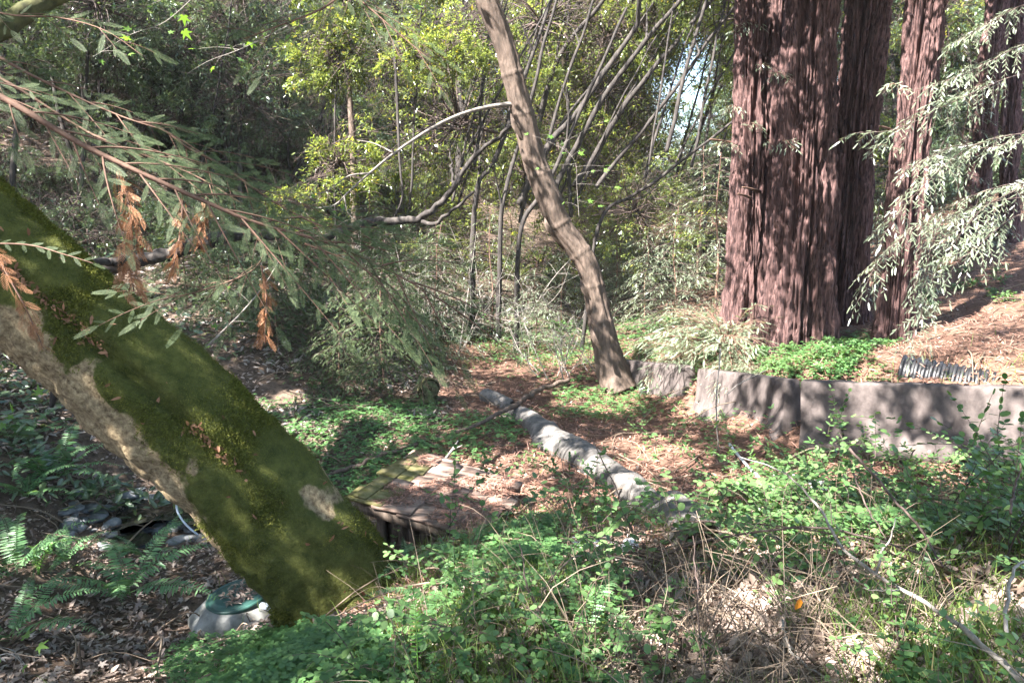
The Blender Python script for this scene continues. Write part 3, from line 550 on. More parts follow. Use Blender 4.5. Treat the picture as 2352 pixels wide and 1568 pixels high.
limb('fallen_branch', 'bare fallen branch propped across the grey culvert', 'branch', [ga(905, 1032, .1), ga(1000, 1006, .15), ga(1100, 970, .5), ga(1180, 932, .8), ga(1240, 898, .8), ga(1306, 872, .7)], [.018, .026, .036, .044, .046, .040], M['maple_bark'], wob=.05)
limb('fallen_branch', 'long thin branch lying in the clover left of the shed', 'branch', [ga(700, 1108, .25), ga(800, 1075, .25), ga(880, 1045, .25), ga(960, 1022, .2)], [.022, .03, .03, .02], M['maple_bark'], wob=.05, seed=3)
limb('fallen_branch', 'pale crooked twig standing at the back corner of shed roof', 'branch', [(1018, 1060, 8.6), (1036, 1036, 8.6), (1052, 1012, 8.7)], [.018, .014, .008], M['twig_pale'], 6, 20, [([(1040, 1032, 8.6), (1062, 1022, 8.6)], [.008, .004])])
limb('fallen_limb', 'dark fallen limb on the hillside beyond the mossy trunk', 'log', [(180, 625, 15), (280, 605, 14.8), (380, 585, 14.7), (460, 560, 14.6), (540, 543, 14.6), (640, 540, 14.8)], [.13, .13, .14, .13, .12, .1], M['dark_bark'], 12, 60, [([(300, 598, 14.8), (250, 600, 14.5), (190, 596, 14.3)], [.1, .07])], wob=.1)
limb('fallen_limb', 'dark curved limb rising behind the arched bare branch', 'log', [(740, 545, 16), (850, 512, 15.6), (950, 504, 15.4), (1000, 478, 15.3), (1045, 425, 15.2), (1085, 365, 15.1), (1130, 328, 15), (1175, 290, 14.8)], [.08, .085, .085, .075, .065, .055, .045, .035], M['dark_bark'], 12, 90, [([(1045, 425, 15.2), (1038, 390, 15.3), (1035, 350, 15.4)], [.04, .015]), ([(960, 503, 15.4), (1000, 512, 15.2), (1040, 480, 15.1), (1090, 440, 15)], [.05, .03])], wob=.06, seed=4)
limb('dark_limb', 'thick dark limb crossing the top left corner', 'branch', [(-160, 170, 5.4), (-40, 95, 5.6), (30, 50, 5.8), (90, 10, 6.0), (230, -40, 6.4)], [.10, .085, .075, .065, .04], M['mossy_dark'], 14, 60, seed=2)
limb('fallen_branch', 'long pale bare branch slanting across the bottom right corner', 'branch', [(1700, 1050, 4.4), (1800, 1085, 4.1), (1880, 1165, 3.6), (1918, 1235, 3.35), (1958, 1278, 3.15), (2011, 1318, 2.95), (2068, 1352, 2.8), (2135, 1390, 2.65), (2218, 1448, 2.45), (2301, 1518, 2.25), (2380, 1600, 2.1)],
     [.002, .003, .004, .005, .006, .0065, .007, .0075, .008, .009, .010], M['twig_pale'], 10, 110, [([(2011, 1318, 2.95), (2022, 1275, 2.95), (2045, 1235, 3.0), (2056, 1190, 3.05)], [.006, .002]), ([(2068, 1352, 2.8), (2030, 1355, 2.75), (1980, 1350, 2.8)], [.004, .0015])], wob=.008, seed=6)
arcs = [([(1951, 1030, 4.3), (2018, 1105, 4.0), (2068, 1162, 3.8), (2118, 1222, 3.6), (2165, 1300, 3.4)], .008, 'dark straight stem slanting down across the lower right', 'twig_dark'),
        ([(1960, 1085, 4.0), (1985, 1150, 3.8), (2036, 1240, 3.6)], .005, 'short dark stem left of the straight slanting one', 'twig_dark'),
        ([(1500, 1285, 4.3), (1600, 1248, 4.1), (1735, 1222, 3.9), (1868, 1210, 3.7), (2001, 1235, 3.6), (2160, 1290, 3.4)], .007, 'long low arching bramble cane in the lower right', 'twig_dark'),
        ([(1560, 1195, 4.6), (1720, 1202, 4.3), (1860, 1216, 4.0), (1990, 1245, 3.7), (2130, 1310, 3.4)], .0055, 'thin cane running just above the arching bramble', 'twig_dark'),
        ([(2320, 1180, 3.6), (2330, 1120, 3.7), (2348, 1060, 3.8)], .007, 'upright dark stem at the right edge', 'twig_dark'),
        ([(2310, 1470, 2.4), (2312, 1380, 2.5), (2330, 1310, 2.6), (2360, 1280, 2.7)], .007, 'grey curved stem rising at the right edge near bottom', 'twig_pale'),
        ([(1795, 1425, 2.9), (1810, 1480, 2.8), (1850, 1525, 2.7), (1920, 1568, 2.6)], .0055, 'thin grey twig bending at the bottom right of centre', 'twig_pale'),
        ([(1625, 1568, 2.7), (1608, 1450, 2.9), (1600, 1330, 3.1), (1590, 1230, 3.3)], .0045, 'upright dark stem at the bottom, right of centre', 'twig_dark'),
        ([(1305, 1540, 3.0), (1270, 1450, 3.1), (1215, 1360, 3.3), (1195, 1250, 3.5)], .005, 'slender dark stem among leaves at bottom centre', 'twig_dark'),
        ([(1655, 800, 8.6), (1648, 880, 8.6), (1645, 960, 8.7), (1652, 1040, 8.8)], .009, 'pale upright stem standing before the sunlit barrier end', 'twig_pale'),
        ([(1670, 905, 8.4), (1700, 880, 8.4), (1760, 850, 8.4)], .007, 'pale twig leaning over the middle barrier', 'twig_pale'),
        ([(905, 95, 16), (912, 230, 16), (918, 370, 16), (924, 450, 16), (905, 500, 16)], .035, 'thin dark crooked stem left of the leaning maple', 'dark_bark'),
        ([(1470, 1290, 5.2), (1440, 1180, 5.4), (1400, 1090, 5.6), (1360, 1010, 5.8)], .006, 'dark stem leaning in front of the grey culvert', 'twig_dark')]
for k, (pts, r, lb, mt) in enumerate(arcs): limb('dry_cane', lb, 'cane', pts, [r, r * .9, r * .6], M[mt], 6, 50, wob=.010, seed=20 + k)
# plastic sheet scraps
def sheet(u, v, sx, sy, label, seed):
    p = gp(u, v); n = 24; gx, gy = np.meshgrid(np.linspace(-.5, .5, n), np.linspace(-.5, .5, n)); x = p[0] + gx * sx; y = p[1] + gy * sy
    k = np.stack([x, y, 0 * x], -1) * 9; z = GH(x, y) + .03 + fbm(k, seed, 3) * .16 - .02; mb = MB(); V = np.stack([x, y, z], -1); V += (np.stack([noise(k * 1.5, seed + 1), noise(k * 1.5, seed + 2), 0 * x], -1) - .5) * .10
    i = np.arange(n - 1)[:, None] * n + np.arange(n - 1)[None]; mb.add(V.reshape(-1, 3), np.stack([i, i + 1, i + n + 1, i + n], -1).reshape(-1, 4)); o = mb.build('plastic_sheet', M['white_sheet'], smooth=True); s_ = o.modifiers.new('thick', 'SOLIDIFY'); s_.thickness = .002
    tag(o, label, 'plastic sheet')
sheet(1842, 1118, .34, .75, 'crumpled white plastic sheet among leaves right of the culvert', 3)
sheet(1385, 1268, .42, .40, 'pale plastic scrap under the bushes in front of the culvert', 7)
limb('white_pipe', 'thin white pipe lying below the middle barrier', 'pipe', [(1675, 1030), (1705, 1068), (1745, 1110), (1800, 1160)], .018, M['white_sheet'], 10, 20, ground=.06)
limb('pale_cable', 'pale cable hanging by the creek left of the mossy trunk', 'cable', [(404, 1140, 8.8), (408, 1175, 8.8), (428, 1205, 8.7), (455, 1228, 8.7)], .012, M['pvc'], 6, 30)
limb('pale_cable', 'pair of pale cables running under the mossy trunk', 'cable', [(443, 1178, 8.5), (455, 1205, 8.5), (480, 1225, 8.4), (512, 1240, 8.3), (560, 1250, 8.2)], .015, M['pvc'], 6, 30, [([(470, 1215, 8.45), (478, 1235, 8.4), (500, 1248, 8.3)], [.01, .008])])
# creek rocks
rng = np.random.default_rng(12)
def rock(u, v, s, label=None, flat=.5):
    p = gp(u, v); th = np.linspace(0, 2 * np.pi, 16, endpoint=False); ph = np.linspace(.05, np.pi - .05, 10); V = np.array([[[math.sin(f) * math.cos(q), math.sin(f) * math.sin(q), math.cos(f) * flat] for q in th] for f in ph])
    V = V * (1 + .8 * (noise(V * 1.6 + u, int(v)) - .5) + .3 * (noise(V * 4 + u, int(v)) - .5))[..., None] * s * np.array([1.3, .9, 1]); c, s_ = math.cos(u), math.sin(u); V = V @ np.array([[c, -s_, 0], [s_, c, 0], [0, 0, 1]])
    mb = MB(); j = np.arange(16); mb.add((V + p + [0, 0, s * .12]).reshape(-1, 3), np.concatenate([np.stack([k * 16 + j, k * 16 + 16 + j, k * 16 + 16 + (j + 1) % 16, k * 16 + (j + 1) % 16], -1) for k in range(9)])); mb.f.append((np.arange(16)[None], 0)); mb.f.append((np.arange(16)[None, ::-1] + 144, 0)); return mb.build('creek_rock', M['rock'], smooth=False)
tag(rock(358, 1152, .19, flat=.35), 'largest flat grey rock in the creek below the mossy trunk', 'rock', 'rocks in the creek')
for k in range(70):
    u = rng.uniform(150, 520); v = rng.normal(1195, 34) + (u - 330) * .03; tag(rock(u, v, rng.uniform(.04, .13), flat=rng.uniform(.3, .6)), 'small wet grey stone in the creek bed', 'rock', 'small stones in the creek bed')
# ---------------------------------------------------------------- redwood sprays
def spray(rng, path, sec_every, sec_len, T, sprL, sprS, st, lf, ms=0, ml=0, up=(0, 0, 1), droop=.12, r=(.012, .003), ang=50, t0=.08, sprig_w=1.0, seg=5, jit=.15, sang=48):
    path = np.asarray(path); n = len(path); L = np.r_[0, np.cumsum(np.linalg.norm(np.diff(path, axis=0), axis=1))]; up = nrm(np.array(up, float))
    st.tube(path, np.linspace(r[0], r[1], n), seg, ms); pos = []; dr = []; nn = []; ln = []
    s = L[-1] * t0; side = 1
    while s < L[-1] * 1.001:
        f = s / L[-1]; p = np.array([np.interp(s, L, path[:, k]) for k in range(3)]); k = min(int(f * (n - 1)), n - 2); tg = nrm(path[k + 1] - path[k])
        sd = nrm(np.cross(up, tg)) * side; a = R(ang + rng.normal() * 9) * (1 if f < .97 else .1); d = nrm(tg * math.cos(a) + sd * math.sin(a) + rng.normal(size=3) * jit * .6)
        sl = sec_len(f) * rng.uniform(.7, 1.2); m = 7; q = np.linspace(0, 1, m)[:, None]; pp = p + d * sl * q + np.array([0, 0, -1]) * droop * sl * q ** 2 + tg * sl * .18 * q ** 2
        if sl > sprL * .8:
            st.tube(pp, np.linspace(max(r[1] * .9, r[0] * .28), r[1] * .5, m), 4, ms, cap=False)
            x = sprS * rng.uniform(.5, 1); s2 = 1
            while x < sl:
                g = x / sl; i2 = min(int(g * (m - 1)), m - 2); t2 = nrm(pp[i2 + 1] - pp[i2]); sd2 = nrm(np.cross(up, t2)) * s2; a2 = R(sang + rng.normal() * 8)
                pos.append(pp[i2] + (pp[i2 + 1] - pp[i2]) * (g * (m - 1) - i2)); dr.append(t2 * math.cos(a2) + sd2 * math.sin(a2) + rng.normal(size=3) * jit + [0, 0, -droop * .8]); nn.append(up + rng.normal(size=3) * jit * 1.6); ln.append(sprL * rng.uniform(.7, 1.15) * (1 - .45 * g)); x += sprS * rng.uniform(.8, 1.2); s2 = -s2
            pos.append(pp[-1]); dr.append(pp[-1] - pp[-2]); nn.append(up + rng.normal(size=3) * jit); ln.append(sprL)
        else:
            pos.append(p); dr.append(d + [0, 0, -droop * .5]); nn.append(up + rng.normal(size=3) * jit); ln.append(max(sl, sprL * .5))
        s += sec_every * rng.uniform(.75, 1.25); side = -side
    pos = np.array(pos); ln = np.array(ln); lf.scatter(T, pos, frames(np.array(dr), np.array(nn)), np.stack([ln, ln * sprig_w, ln], -1), ml); return len(pos)
rng = np.random.default_rng(101)
NB = [('redwood branch sweeping from the left edge across to the centre, longest and lowest', [(-260, 95, 2.35), (0, 222, 2.3), (213, 345, 2.3), (480, 467, 2.35), (590, 512, 2.4), (760, 560, 2.5), (900, 625, 2.55), (1015, 690, 2.6)], (.0135, .002), .34, .055),
      ('short redwood branch above the longest one at the left edge', [(-200, 20, 2.6), (0, 133, 2.55), (107, 190, 2.5), (267, 263, 2.5), (380, 300, 2.5)], (.009, .002), .17, .09),
      ('redwood branch with blurred tip just under the short upper branch', [(-160, 90, 2.45), (0, 180, 2.4), (57, 213, 2.4), (173, 287, 2.45), (253, 327, 2.45), (440, 400, 2.5), (560, 470, 2.5)], (.007, .002), .2, .08),
      ('redwood branchlet whose pale green spray hangs near the dead brown ones', [(300, 270, 2.7), (377, 300, 2.65), (433, 340, 2.6), (500, 375, 2.55), (640, 470, 2.5), (740, 520, 2.5), (850, 560, 2.55)], (.006, .0018), .30, .05),
      ('dark redwood spray spreading lower left of the branch tip', [(520, 480, 2.9), (600, 560, 2.85), (580, 620, 2.8), (470, 665, 2.75), (360, 690, 2.7)], (.005, .0018), .22, .055),
      ('bluish redwood spray drooping at the far end of branches', [(700, 560, 2.9), (800, 600, 2.9), (900, 660, 2.9), (960, 740, 2.95), (985, 800, 3.0)], (.005, .0018), .26, .05),
      ('redwood spray hanging from above the top edge, left of centre', [(860, -120, 2.9), (800, -30, 2.85), (740, 20, 2.8), (640, 60, 2.8), (560, 90, 2.8)], (.006, .002), .22, .065),
      ('redwood spray hanging from the top edge toward the yellow leaves', [(700, -160, 3.0), (760, -60, 2.95), (850, 20, 2.9), (930, 90, 2.9), (990, 140, 2.9)], (.005, .002), .2, .075),
      ('small redwood spray above the mossy trunk at left edge', [(-80, 560, 2.6), (60, 562, 2.55), (150, 585, 2.5), (215, 605, 2.5)], (.004, .0015), .05, .03),
      ('sparse redwood branch crossing the upper left corner', [(-200, -40, 3.0), (0, 30, 2.9), (130, 40, 2.85), (240, 70, 2.8), (330, 130, 2.8)], (.005, .0015), .14, .13)]
for lb, pts, r, sl, ev in NB:
    p = uvpath(pts, 60); t = thing('redwood_branch', lb, 'branch', p[0], 'near redwood branches'); st, lf = MB(), MB()
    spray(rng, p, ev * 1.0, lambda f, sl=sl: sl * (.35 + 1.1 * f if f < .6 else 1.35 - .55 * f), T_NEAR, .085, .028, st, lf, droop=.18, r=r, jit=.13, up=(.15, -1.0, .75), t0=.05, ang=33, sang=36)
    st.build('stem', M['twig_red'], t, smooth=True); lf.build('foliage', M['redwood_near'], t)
for lb, pts, ln, wd in [('longest dead brown redwood spray hanging below the green branches', [(268, 395, 2.3), (292, 450, 2.3), (303, 540, 2.3), (300, 620, 2.28), (308, 670, 2.27)], .052, 2), ('thin dead brown spray hanging right of the longest one', [(420, 440, 2.35), (418, 500, 2.35), (408, 570, 2.33), (390, 640, 2.32)], .036, 1),
                    ('dead brown spray hanging over the mossy trunk at left edge', [(-20, 560, 2.2), (22, 640, 2.2), (60, 710, 2.2), (100, 800, 2.2)], .045, 1), ('dull brown dead spray hanging below the branch centre', [(600, 610, 2.6), (612, 680, 2.6), (610, 740, 2.6), (608, 790, 2.6)], .045, 1), ('small brown dead spray right of the thin one', [(465, 460, 2.5), (466, 500, 2.5), (458, 560, 2.5)], .04, 1)]:
    p = uvpath(pts, 26); t = thing('dead_spray', lb, 'dead branch', p[0], 'dead redwood sprays'); st, lf = MB(), MB(); st.tube(p, np.linspace(.004, .0015, 26), 5)
    n_ = 30 * wd + 16; f = rng.random(n_) ** .9; k = (f * 24).astype(int); tg = nrm(np.gradient(p, axis=0))[k]; d = nrm(tg * .9 + rdir(rng, n_) * .55); ps = p[k] + rng.normal(size=(n_, 3)) * .006 * wd
    lf.scatter(needleT(8, .36, .05, 40, curl=.22), ps, frames(d, rdir(rng, n_)), rng.uniform(.75, 1.2, n_) * ln * 1.1); st.build('stem', M['twig_red'], t); lf.build('foliage', M['redwood_dead'], t)
# young redwood with bright sprays at the right
t = thing('young_redwood', 'young redwood with bright hanging sprays at the right edge', 'redwood', gp(2460, 800)); st, lf = MB(), MB()
base = gp(2460, 800); tr = np.array([base - [0, 0, .2], base + [0.02, 0, 2], base + [.0, .1, 4.5], base + [0.05, .1, 7.5]]); mbt = MB(); mbt.tube(resample(tr, 60), np.linspace(.085, .03, 60), 20, disp=bark_disp(.08, .008, base[2], 4, .2)); mbt.build('trunk', M['redwood_bark'], t)
YB = [[(2450, 500, 9.2), (2330, 505, 9.0), (2210, 560, 8.8), (2130, 620, 8.7), (2065, 735, 8.6)], [(2450, 420, 9.2), (2300, 420, 9.0), (2160, 470, 8.8), (2060, 560, 8.7), (1985, 640, 8.6)], [(2450, 300, 9.2), (2330, 320, 9.0), (2200, 350, 8.8), (2090, 400, 8.7), (2030, 470, 8.6)], [(2450, 170, 9.3), (2330, 190, 9.1), (2200, 230, 8.9), (2080, 270, 8.8), (1975, 262, 8.8)],
      [(2450, 110, 9.4), (2340, 110, 9.2), (2240, 140, 9.1), (2140, 180, 9)], [(2450, 40, 9.4), (2360, 40, 9.2), (2280, 60, 9.1), (2190, 75, 9)], [(2450, 240, 9.4), (2360, 270, 9.2), (2260, 300, 9.1), (2180, 300, 9.0), (2100, 330, 8.9)],
      [(2450, 480, 9.6), (2350, 470, 9.5), (2230, 500, 9.4), (2150, 540, 9.3), (2110, 600, 9.2)], [(2450, 390, 9.0), (2360, 400, 8.8), (2270, 450, 8.7), (2200, 520, 8.6)]]
for pts in YB:
    pts = [(u + rng.normal() * 16 * (i > 0), v + rng.normal() * 16 * (i > 0) + 14 * i * i * .25, d + rng.normal() * .15) for i, (u, v, d) in enumerate(pts)]; spray(rng, uvpath(pts, 34), .060, lambda f: .24 * (.4 + 1.0 * f if f < .55 else 1.5 - .95 * f) + .05, T_MID, .090, .024, st, lf, droop=.55, r=(.010, .0022), jit=.26, up=nrm(np.array([-.25, -.55, .8]) + rng.normal(size=3) * .25), t0=.3)
st.build('branch', M['twig_dark'], t, smooth=True); lf.build('foliage', M['redwood_leaf'], t)
# redwood saplings (three builds, copied)
def sapling_mesh(seed, H, Rr, nb, mat, T=T_MID, spr=.115, bare=.12, bark='brown_bark'):
    rng = np.random.default_rng(seed); tk, st, lf = MB(), MB(), MB(); q = np.linspace(0, 1, 30)[:, None]; p = np.hstack([(noise(np.hstack([q * 3, q * 0, q * 0]), seed)[:, None] - .5) * .25 * q, (noise(np.hstack([q * 3, q * 0 + 3, q * 0]), seed)[:, None] - .5) * .25 * q, q * H])
    tk.tube(p, np.linspace(.028 * H / 3, .006, 30), 8)
    for b in range(nb):
        f = bare + (1 - bare) * (b + rng.random()) / nb; a = b * 2.4 + rng.normal() * .4; L = Rr * (1.05 - .8 * f) * rng.uniform(.65, 1.15); o = p[min(29, int(f * 29))]; dv = np.array([math.cos(a), math.sin(a), 0]); z = np.linspace(0, 1, 12)[:, None]
        pp = o + dv * L * z + np.array([0, 0, 1]) * (L * .16 * z - L * .38 * z ** 2) + (rng.normal(size=3) * .06 * L) * z ** 2
        spray(rng, pp, .085, lambda f: L * .36 * (.5 + f if f < .5 else 1.55 - 1.2 * f) + .04, T, spr, spr * .42, st, lf, droop=.35, r=(.010, .003), jit=.25, t0=.12)
    return tk.mesh('trunk', M[bark], smooth=True), st.mesh('branch', M['twig_dark'], smooth=True), lf.mesh('foliage', M[mat])
SAP = [sapling_mesh(1, 3.4, 1.5, 42, 'redwood_leaf'), sapling_mesh(2, 2.6, 1.5, 38, 'redwood_leaf'), sapling_mesh(3, 2.4, 1.3, 26, 'redwood_leaf')]
SAPG = sapling_mesh(5, 3.0, 1.6, 52, 'redwood_near', T=T_FAR, spr=.14)  # darker needle colour gives these saplings their shaded look
def put(meshes, names, tname, label, cat, loc, group, rz=0, sc=1, tilt=(0, 0)):
    t = thing(tname, label, cat, loc, group, rz, sc); t.rotation_euler = (tilt[0], tilt[1], rz)
    for nm, me in zip(names, meshes): link(nm, me, t)
    return t
def at(u, v, d): p = P(u, v, d); return np.array([p[0], p[1], gz(p[0], p[1]) - .03])
PN = ('trunk', 'branch', 'foliage')
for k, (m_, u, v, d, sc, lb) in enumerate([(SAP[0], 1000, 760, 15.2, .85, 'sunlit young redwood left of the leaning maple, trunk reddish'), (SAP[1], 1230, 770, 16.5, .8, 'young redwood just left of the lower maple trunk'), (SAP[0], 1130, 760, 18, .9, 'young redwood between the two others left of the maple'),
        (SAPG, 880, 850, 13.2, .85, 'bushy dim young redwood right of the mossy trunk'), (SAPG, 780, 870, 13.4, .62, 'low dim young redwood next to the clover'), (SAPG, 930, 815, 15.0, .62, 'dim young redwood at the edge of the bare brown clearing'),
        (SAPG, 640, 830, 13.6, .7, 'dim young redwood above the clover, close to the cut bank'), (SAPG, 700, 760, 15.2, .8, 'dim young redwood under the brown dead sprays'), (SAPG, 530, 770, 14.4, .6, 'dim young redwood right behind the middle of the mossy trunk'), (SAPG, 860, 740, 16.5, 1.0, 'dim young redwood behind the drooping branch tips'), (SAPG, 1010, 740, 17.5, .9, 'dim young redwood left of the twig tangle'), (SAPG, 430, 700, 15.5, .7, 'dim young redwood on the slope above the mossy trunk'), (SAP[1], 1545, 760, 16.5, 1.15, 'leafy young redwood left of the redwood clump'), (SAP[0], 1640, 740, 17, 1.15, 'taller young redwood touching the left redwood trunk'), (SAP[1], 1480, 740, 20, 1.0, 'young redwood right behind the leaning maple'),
        (SAP[0], 1600, 700, 21, 1.3, 'young redwood far behind the sprout bush'), (SAP[1], 2010, 640, 16, 1.0, 'young redwood in the gap between the redwoods'), (SAP[0], 2180, 640, 19, 1.2, 'young redwood deep behind the bright hanging sprays')]):
    put(m_, PN, 'young_redwood', lb, 'redwood', at(u, v, d), 'young redwoods', k * 1.7, sc)
for k in range(10):
    u = rng.uniform(1120, 1540); d = rng.uniform(19, 28); put(SAP[k % 2], PN, 'young_redwood', 'young redwood in the green gap behind the leaning maple', 'redwood', at(u, 700, d), 'young redwoods in the gap', k * 1.3, rng.uniform(.55, .95))
# basal sprouts: bright bush at the foot of the clump
def sprout_mesh(seed, n, L, mat, T=T_MID, spr=.12):
    rng = np.random.default_rng(seed); st, lf = MB(), MB()
    for b in range(n):
        a = rng.random() * 6.283; el = rng.uniform(.25, 1.2); l = L * rng.uniform(.6, 1.1); dv = np.array([math.cos(a) * math.cos(el), math.sin(a) * math.cos(el), math.sin(el)]); z = np.linspace(0, 1, 12)[:, None]
        spray(rng, np.array([0, 0, .05]) + dv * l * z - np.array([0, 0, .45]) * l * z ** 2, .09, lambda f: l * .25 * (1.3 - f) + .05, T, spr, .05, st, lf, droop=.3, r=(.008, .003), jit=.25, t0=.2)
    return st.mesh('branch', M['twig_red'], smooth=True), lf.mesh('foliage', M[mat])
SPR = [sprout_mesh(1, 60, 1.15, 'redwood_leaf'), sprout_mesh(2, 52, 1.05, 'redwood_leaf')]
for k, (u, v, d, sc, lb) in enumerate([(1665, 800, 12.6, 1.45, 'largest bright redwood sprout bush before the left trunk'), (1575, 800, 13.6, 1.0, 'bright sprout bush farther left of the trunk foot'), (1722, 806, 11.4, .7, 'small sprout bush against the widest trunk'), (2120, 690, 13.5, .5, 'little sprout bush by the separate redwood trunk')]):
    put(SPR[k % 2], ('branch', 'foliage'), 'sprout_bush', lb, 'bush', at(u, v, d), 'redwood sprouts', k * 2.1, sc)
# sprouts on the big trunks (sprays hanging on the bark)
for (t, p, rad), L in zip((RW[0], RW[1], RW[4]), ([(1700, 55, 40), (1715, 70, -30), (1735, 150, 20), (1700, 250, -30), (1705, 290, 35), (1750, 330, 25), (1700, 335, -60)], [(1772, 175, 30), (1790, 330, 25)], [(2070, 200, -30), (2050, 340, -40)])):
    for (u, v, dx) in L:
        st, lf = MB(), MB()
        d0 = proj(p[90])[2] - rad[90] * 1.02; d0 = d0
        spray(rng, uvpath([(u, v, d0 + .1), (u + dx * .6, v - 8, d0 - .25), (u + dx * 1.4, v + 14, d0 - .5)], 12), .07, lambda f: .22 * (1.2 - f), T_MID, .10, .045, st, lf, droop=.5, r=(.008, .002), jit=.3, up=(-.2, -.5, .8))
        st.build('sprout_stem', M['twig_red'], t); lf.build('sprout_foliage', M['redwood_leaf'], t)
# ---------------------------------------------------------------- broadleaf crowns
def crown_mesh(seed, mat, ncl=46, per=80, rad=(1.8, 1.8, 1.4), L=.13, T=T_DIA, flat=.6, sig=.45, twigs=True):
    rng = np.random.default_rng(seed); c = rdir(rng, ncl) * (rng.random(ncl) ** .45)[:, None] * np.array(rad); nt_ = 7; tw = nrm(nrm(c)[:, None] * .7 + rng.normal(size=(ncl, nt_, 3)) * [.75, .75, .45] - [0, 0, .2]); tl = sig * rng.uniform(.5, 1.5, (ncl, nt_)); n = ncl * per; w_ = rng.gamma(1.6, .5, ncl); idx = rng.choice(ncl, n, p=w_ / w_.sum()); ti = rng.integers(0, nt_, n)
    f = rng.random(n) ** .8; td = tw[idx, ti]; ps = c[idx] + td * (tl[idx, ti] * f)[:, None] - np.array([0, 0, .25]) * (tl[idx, ti] * f ** 2)[:, None] + rng.normal(size=(n, 3)) * .03; d = nrm(td * .7 + rdir(rng, n) * .8 + np.array([0, 0, -.15])); up = rdir(rng, n) * flat + np.array([0, 0, 1.]); lf = MB(); lf.scatter(T, ps, frames(d, up), rng.uniform(.55, 1.25, n) * L)
    out = [lf.mesh('leaves', M[mat])]
    if twigs:
        st = MB()
        for k in range(ncl):
            a = c[k]; mid = a * .5 + rng.normal(size=3) * .15 + [0, 0, .1]; st.tube(resample([a * .1, mid, a], 7), np.linspace(.02, .004, 7), 4, cap=False)
            for q in range(4): e = a + rng.normal(size=3) * sig * 1.4; st.tube(np.array([a - (a - mid) * .3, (a + e) / 2 + rng.normal(size=3) * .05, e]), [.006, .004, .002], 3, cap=False)
        out.append(st.mesh('twigs', M['twig_dark']))
    return out
CRB = [crown_mesh(k, 'bay_leaf', per=p_, L=l_) for k, p_, l_ in ((1, 70, .10), (2, 50, .14), (3, 80, .085), (4, 62, .115))]
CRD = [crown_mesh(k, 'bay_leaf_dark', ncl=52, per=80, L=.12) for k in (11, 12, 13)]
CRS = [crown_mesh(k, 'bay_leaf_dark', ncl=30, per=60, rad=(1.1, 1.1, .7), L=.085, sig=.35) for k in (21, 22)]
rng = np.random.default_rng(55)
def bgtree(name, label, pts, r, crowns, lib, group, mat='dark_bark', sc=(.9, 1.5), spread=1.1, seg=9, fr=(.25, 1.05), subs=2):
    p = np.array([P(*q) for q in pts]); p[0, 2] = min(p[0, 2], gz(p[0, 0], p[0, 1]) - .1) if p[0, 2] - gz(p[0, 0], p[0, 1]) < 2.5 else p[0, 2]
    ext = p[-1] + nrm(p[-1] - p[-2]) * 3.0 + [0, 0, .3]; p = resample(np.vstack([p, [ext]]), 60); p += (np.stack([noise(np.stack([np.arange(60) * .16, 0 * np.arange(60) + 5 * r, k + 0. * np.arange(60)], -1), int(abs(pts[0][0]))) for k in range(3)], -1) - .5) * .06
    t = thing(name, label, 'tree', p[0], group); mb = MB(); mb.tube(p, np.linspace(r, r * .45, 60), seg, disp=lambda N, Pz, rr: rr * .35 * (noise(Pz * 6, 3) - .5))
    for k in range(subs):
        i = rng.integers(22, 52); b = p[i] + nrm(p[min(i + 4, 59)] - p[i]) * .7 + rng.normal(size=3) * [.6, .6, .3] + [0, 0, .35]; mb.tube(resample([p[i], (p[i] + b) / 2 + rng.normal(size=3) * .08, b], 10), np.linspace(r * .45, r * .12, 10), 5, cap=False)
    mb.build('trunk', M[mat], t, smooth=True)
    for k in range(crowns):
        s = rng.uniform(*sc)
        for tr in range(24):
            f = rng.uniform(*fr); i = min(59, int(f * 59)); c = p[i] + (np.array([.6, 4.2, 0]) if group and group[:4] in ('dark', 'thin') else 0) + rng.normal(size=3) * spread * np.array([1, .9, .7]); u, v, d = proj(c)
            if ((u - 1592) / (30 + FPX * 1.25 * s / d)) ** 2 + ((v - 180) / (60 + FPX * 1.0 * s / d)) ** 2 > 1 and v < 520 and not (group and group[:4] in ('dark', 'thin') and d < proj(p[i])[2] + 2.4): break
        nm = ('crown', 'crown_twigs')
        for q, me in enumerate(lib[rng.integers(len(lib))]): o = link(nm[q], me, t, c - wloc(t), (rng.normal() * .3, rng.normal() * .3, rng.random() * 6.28), s)
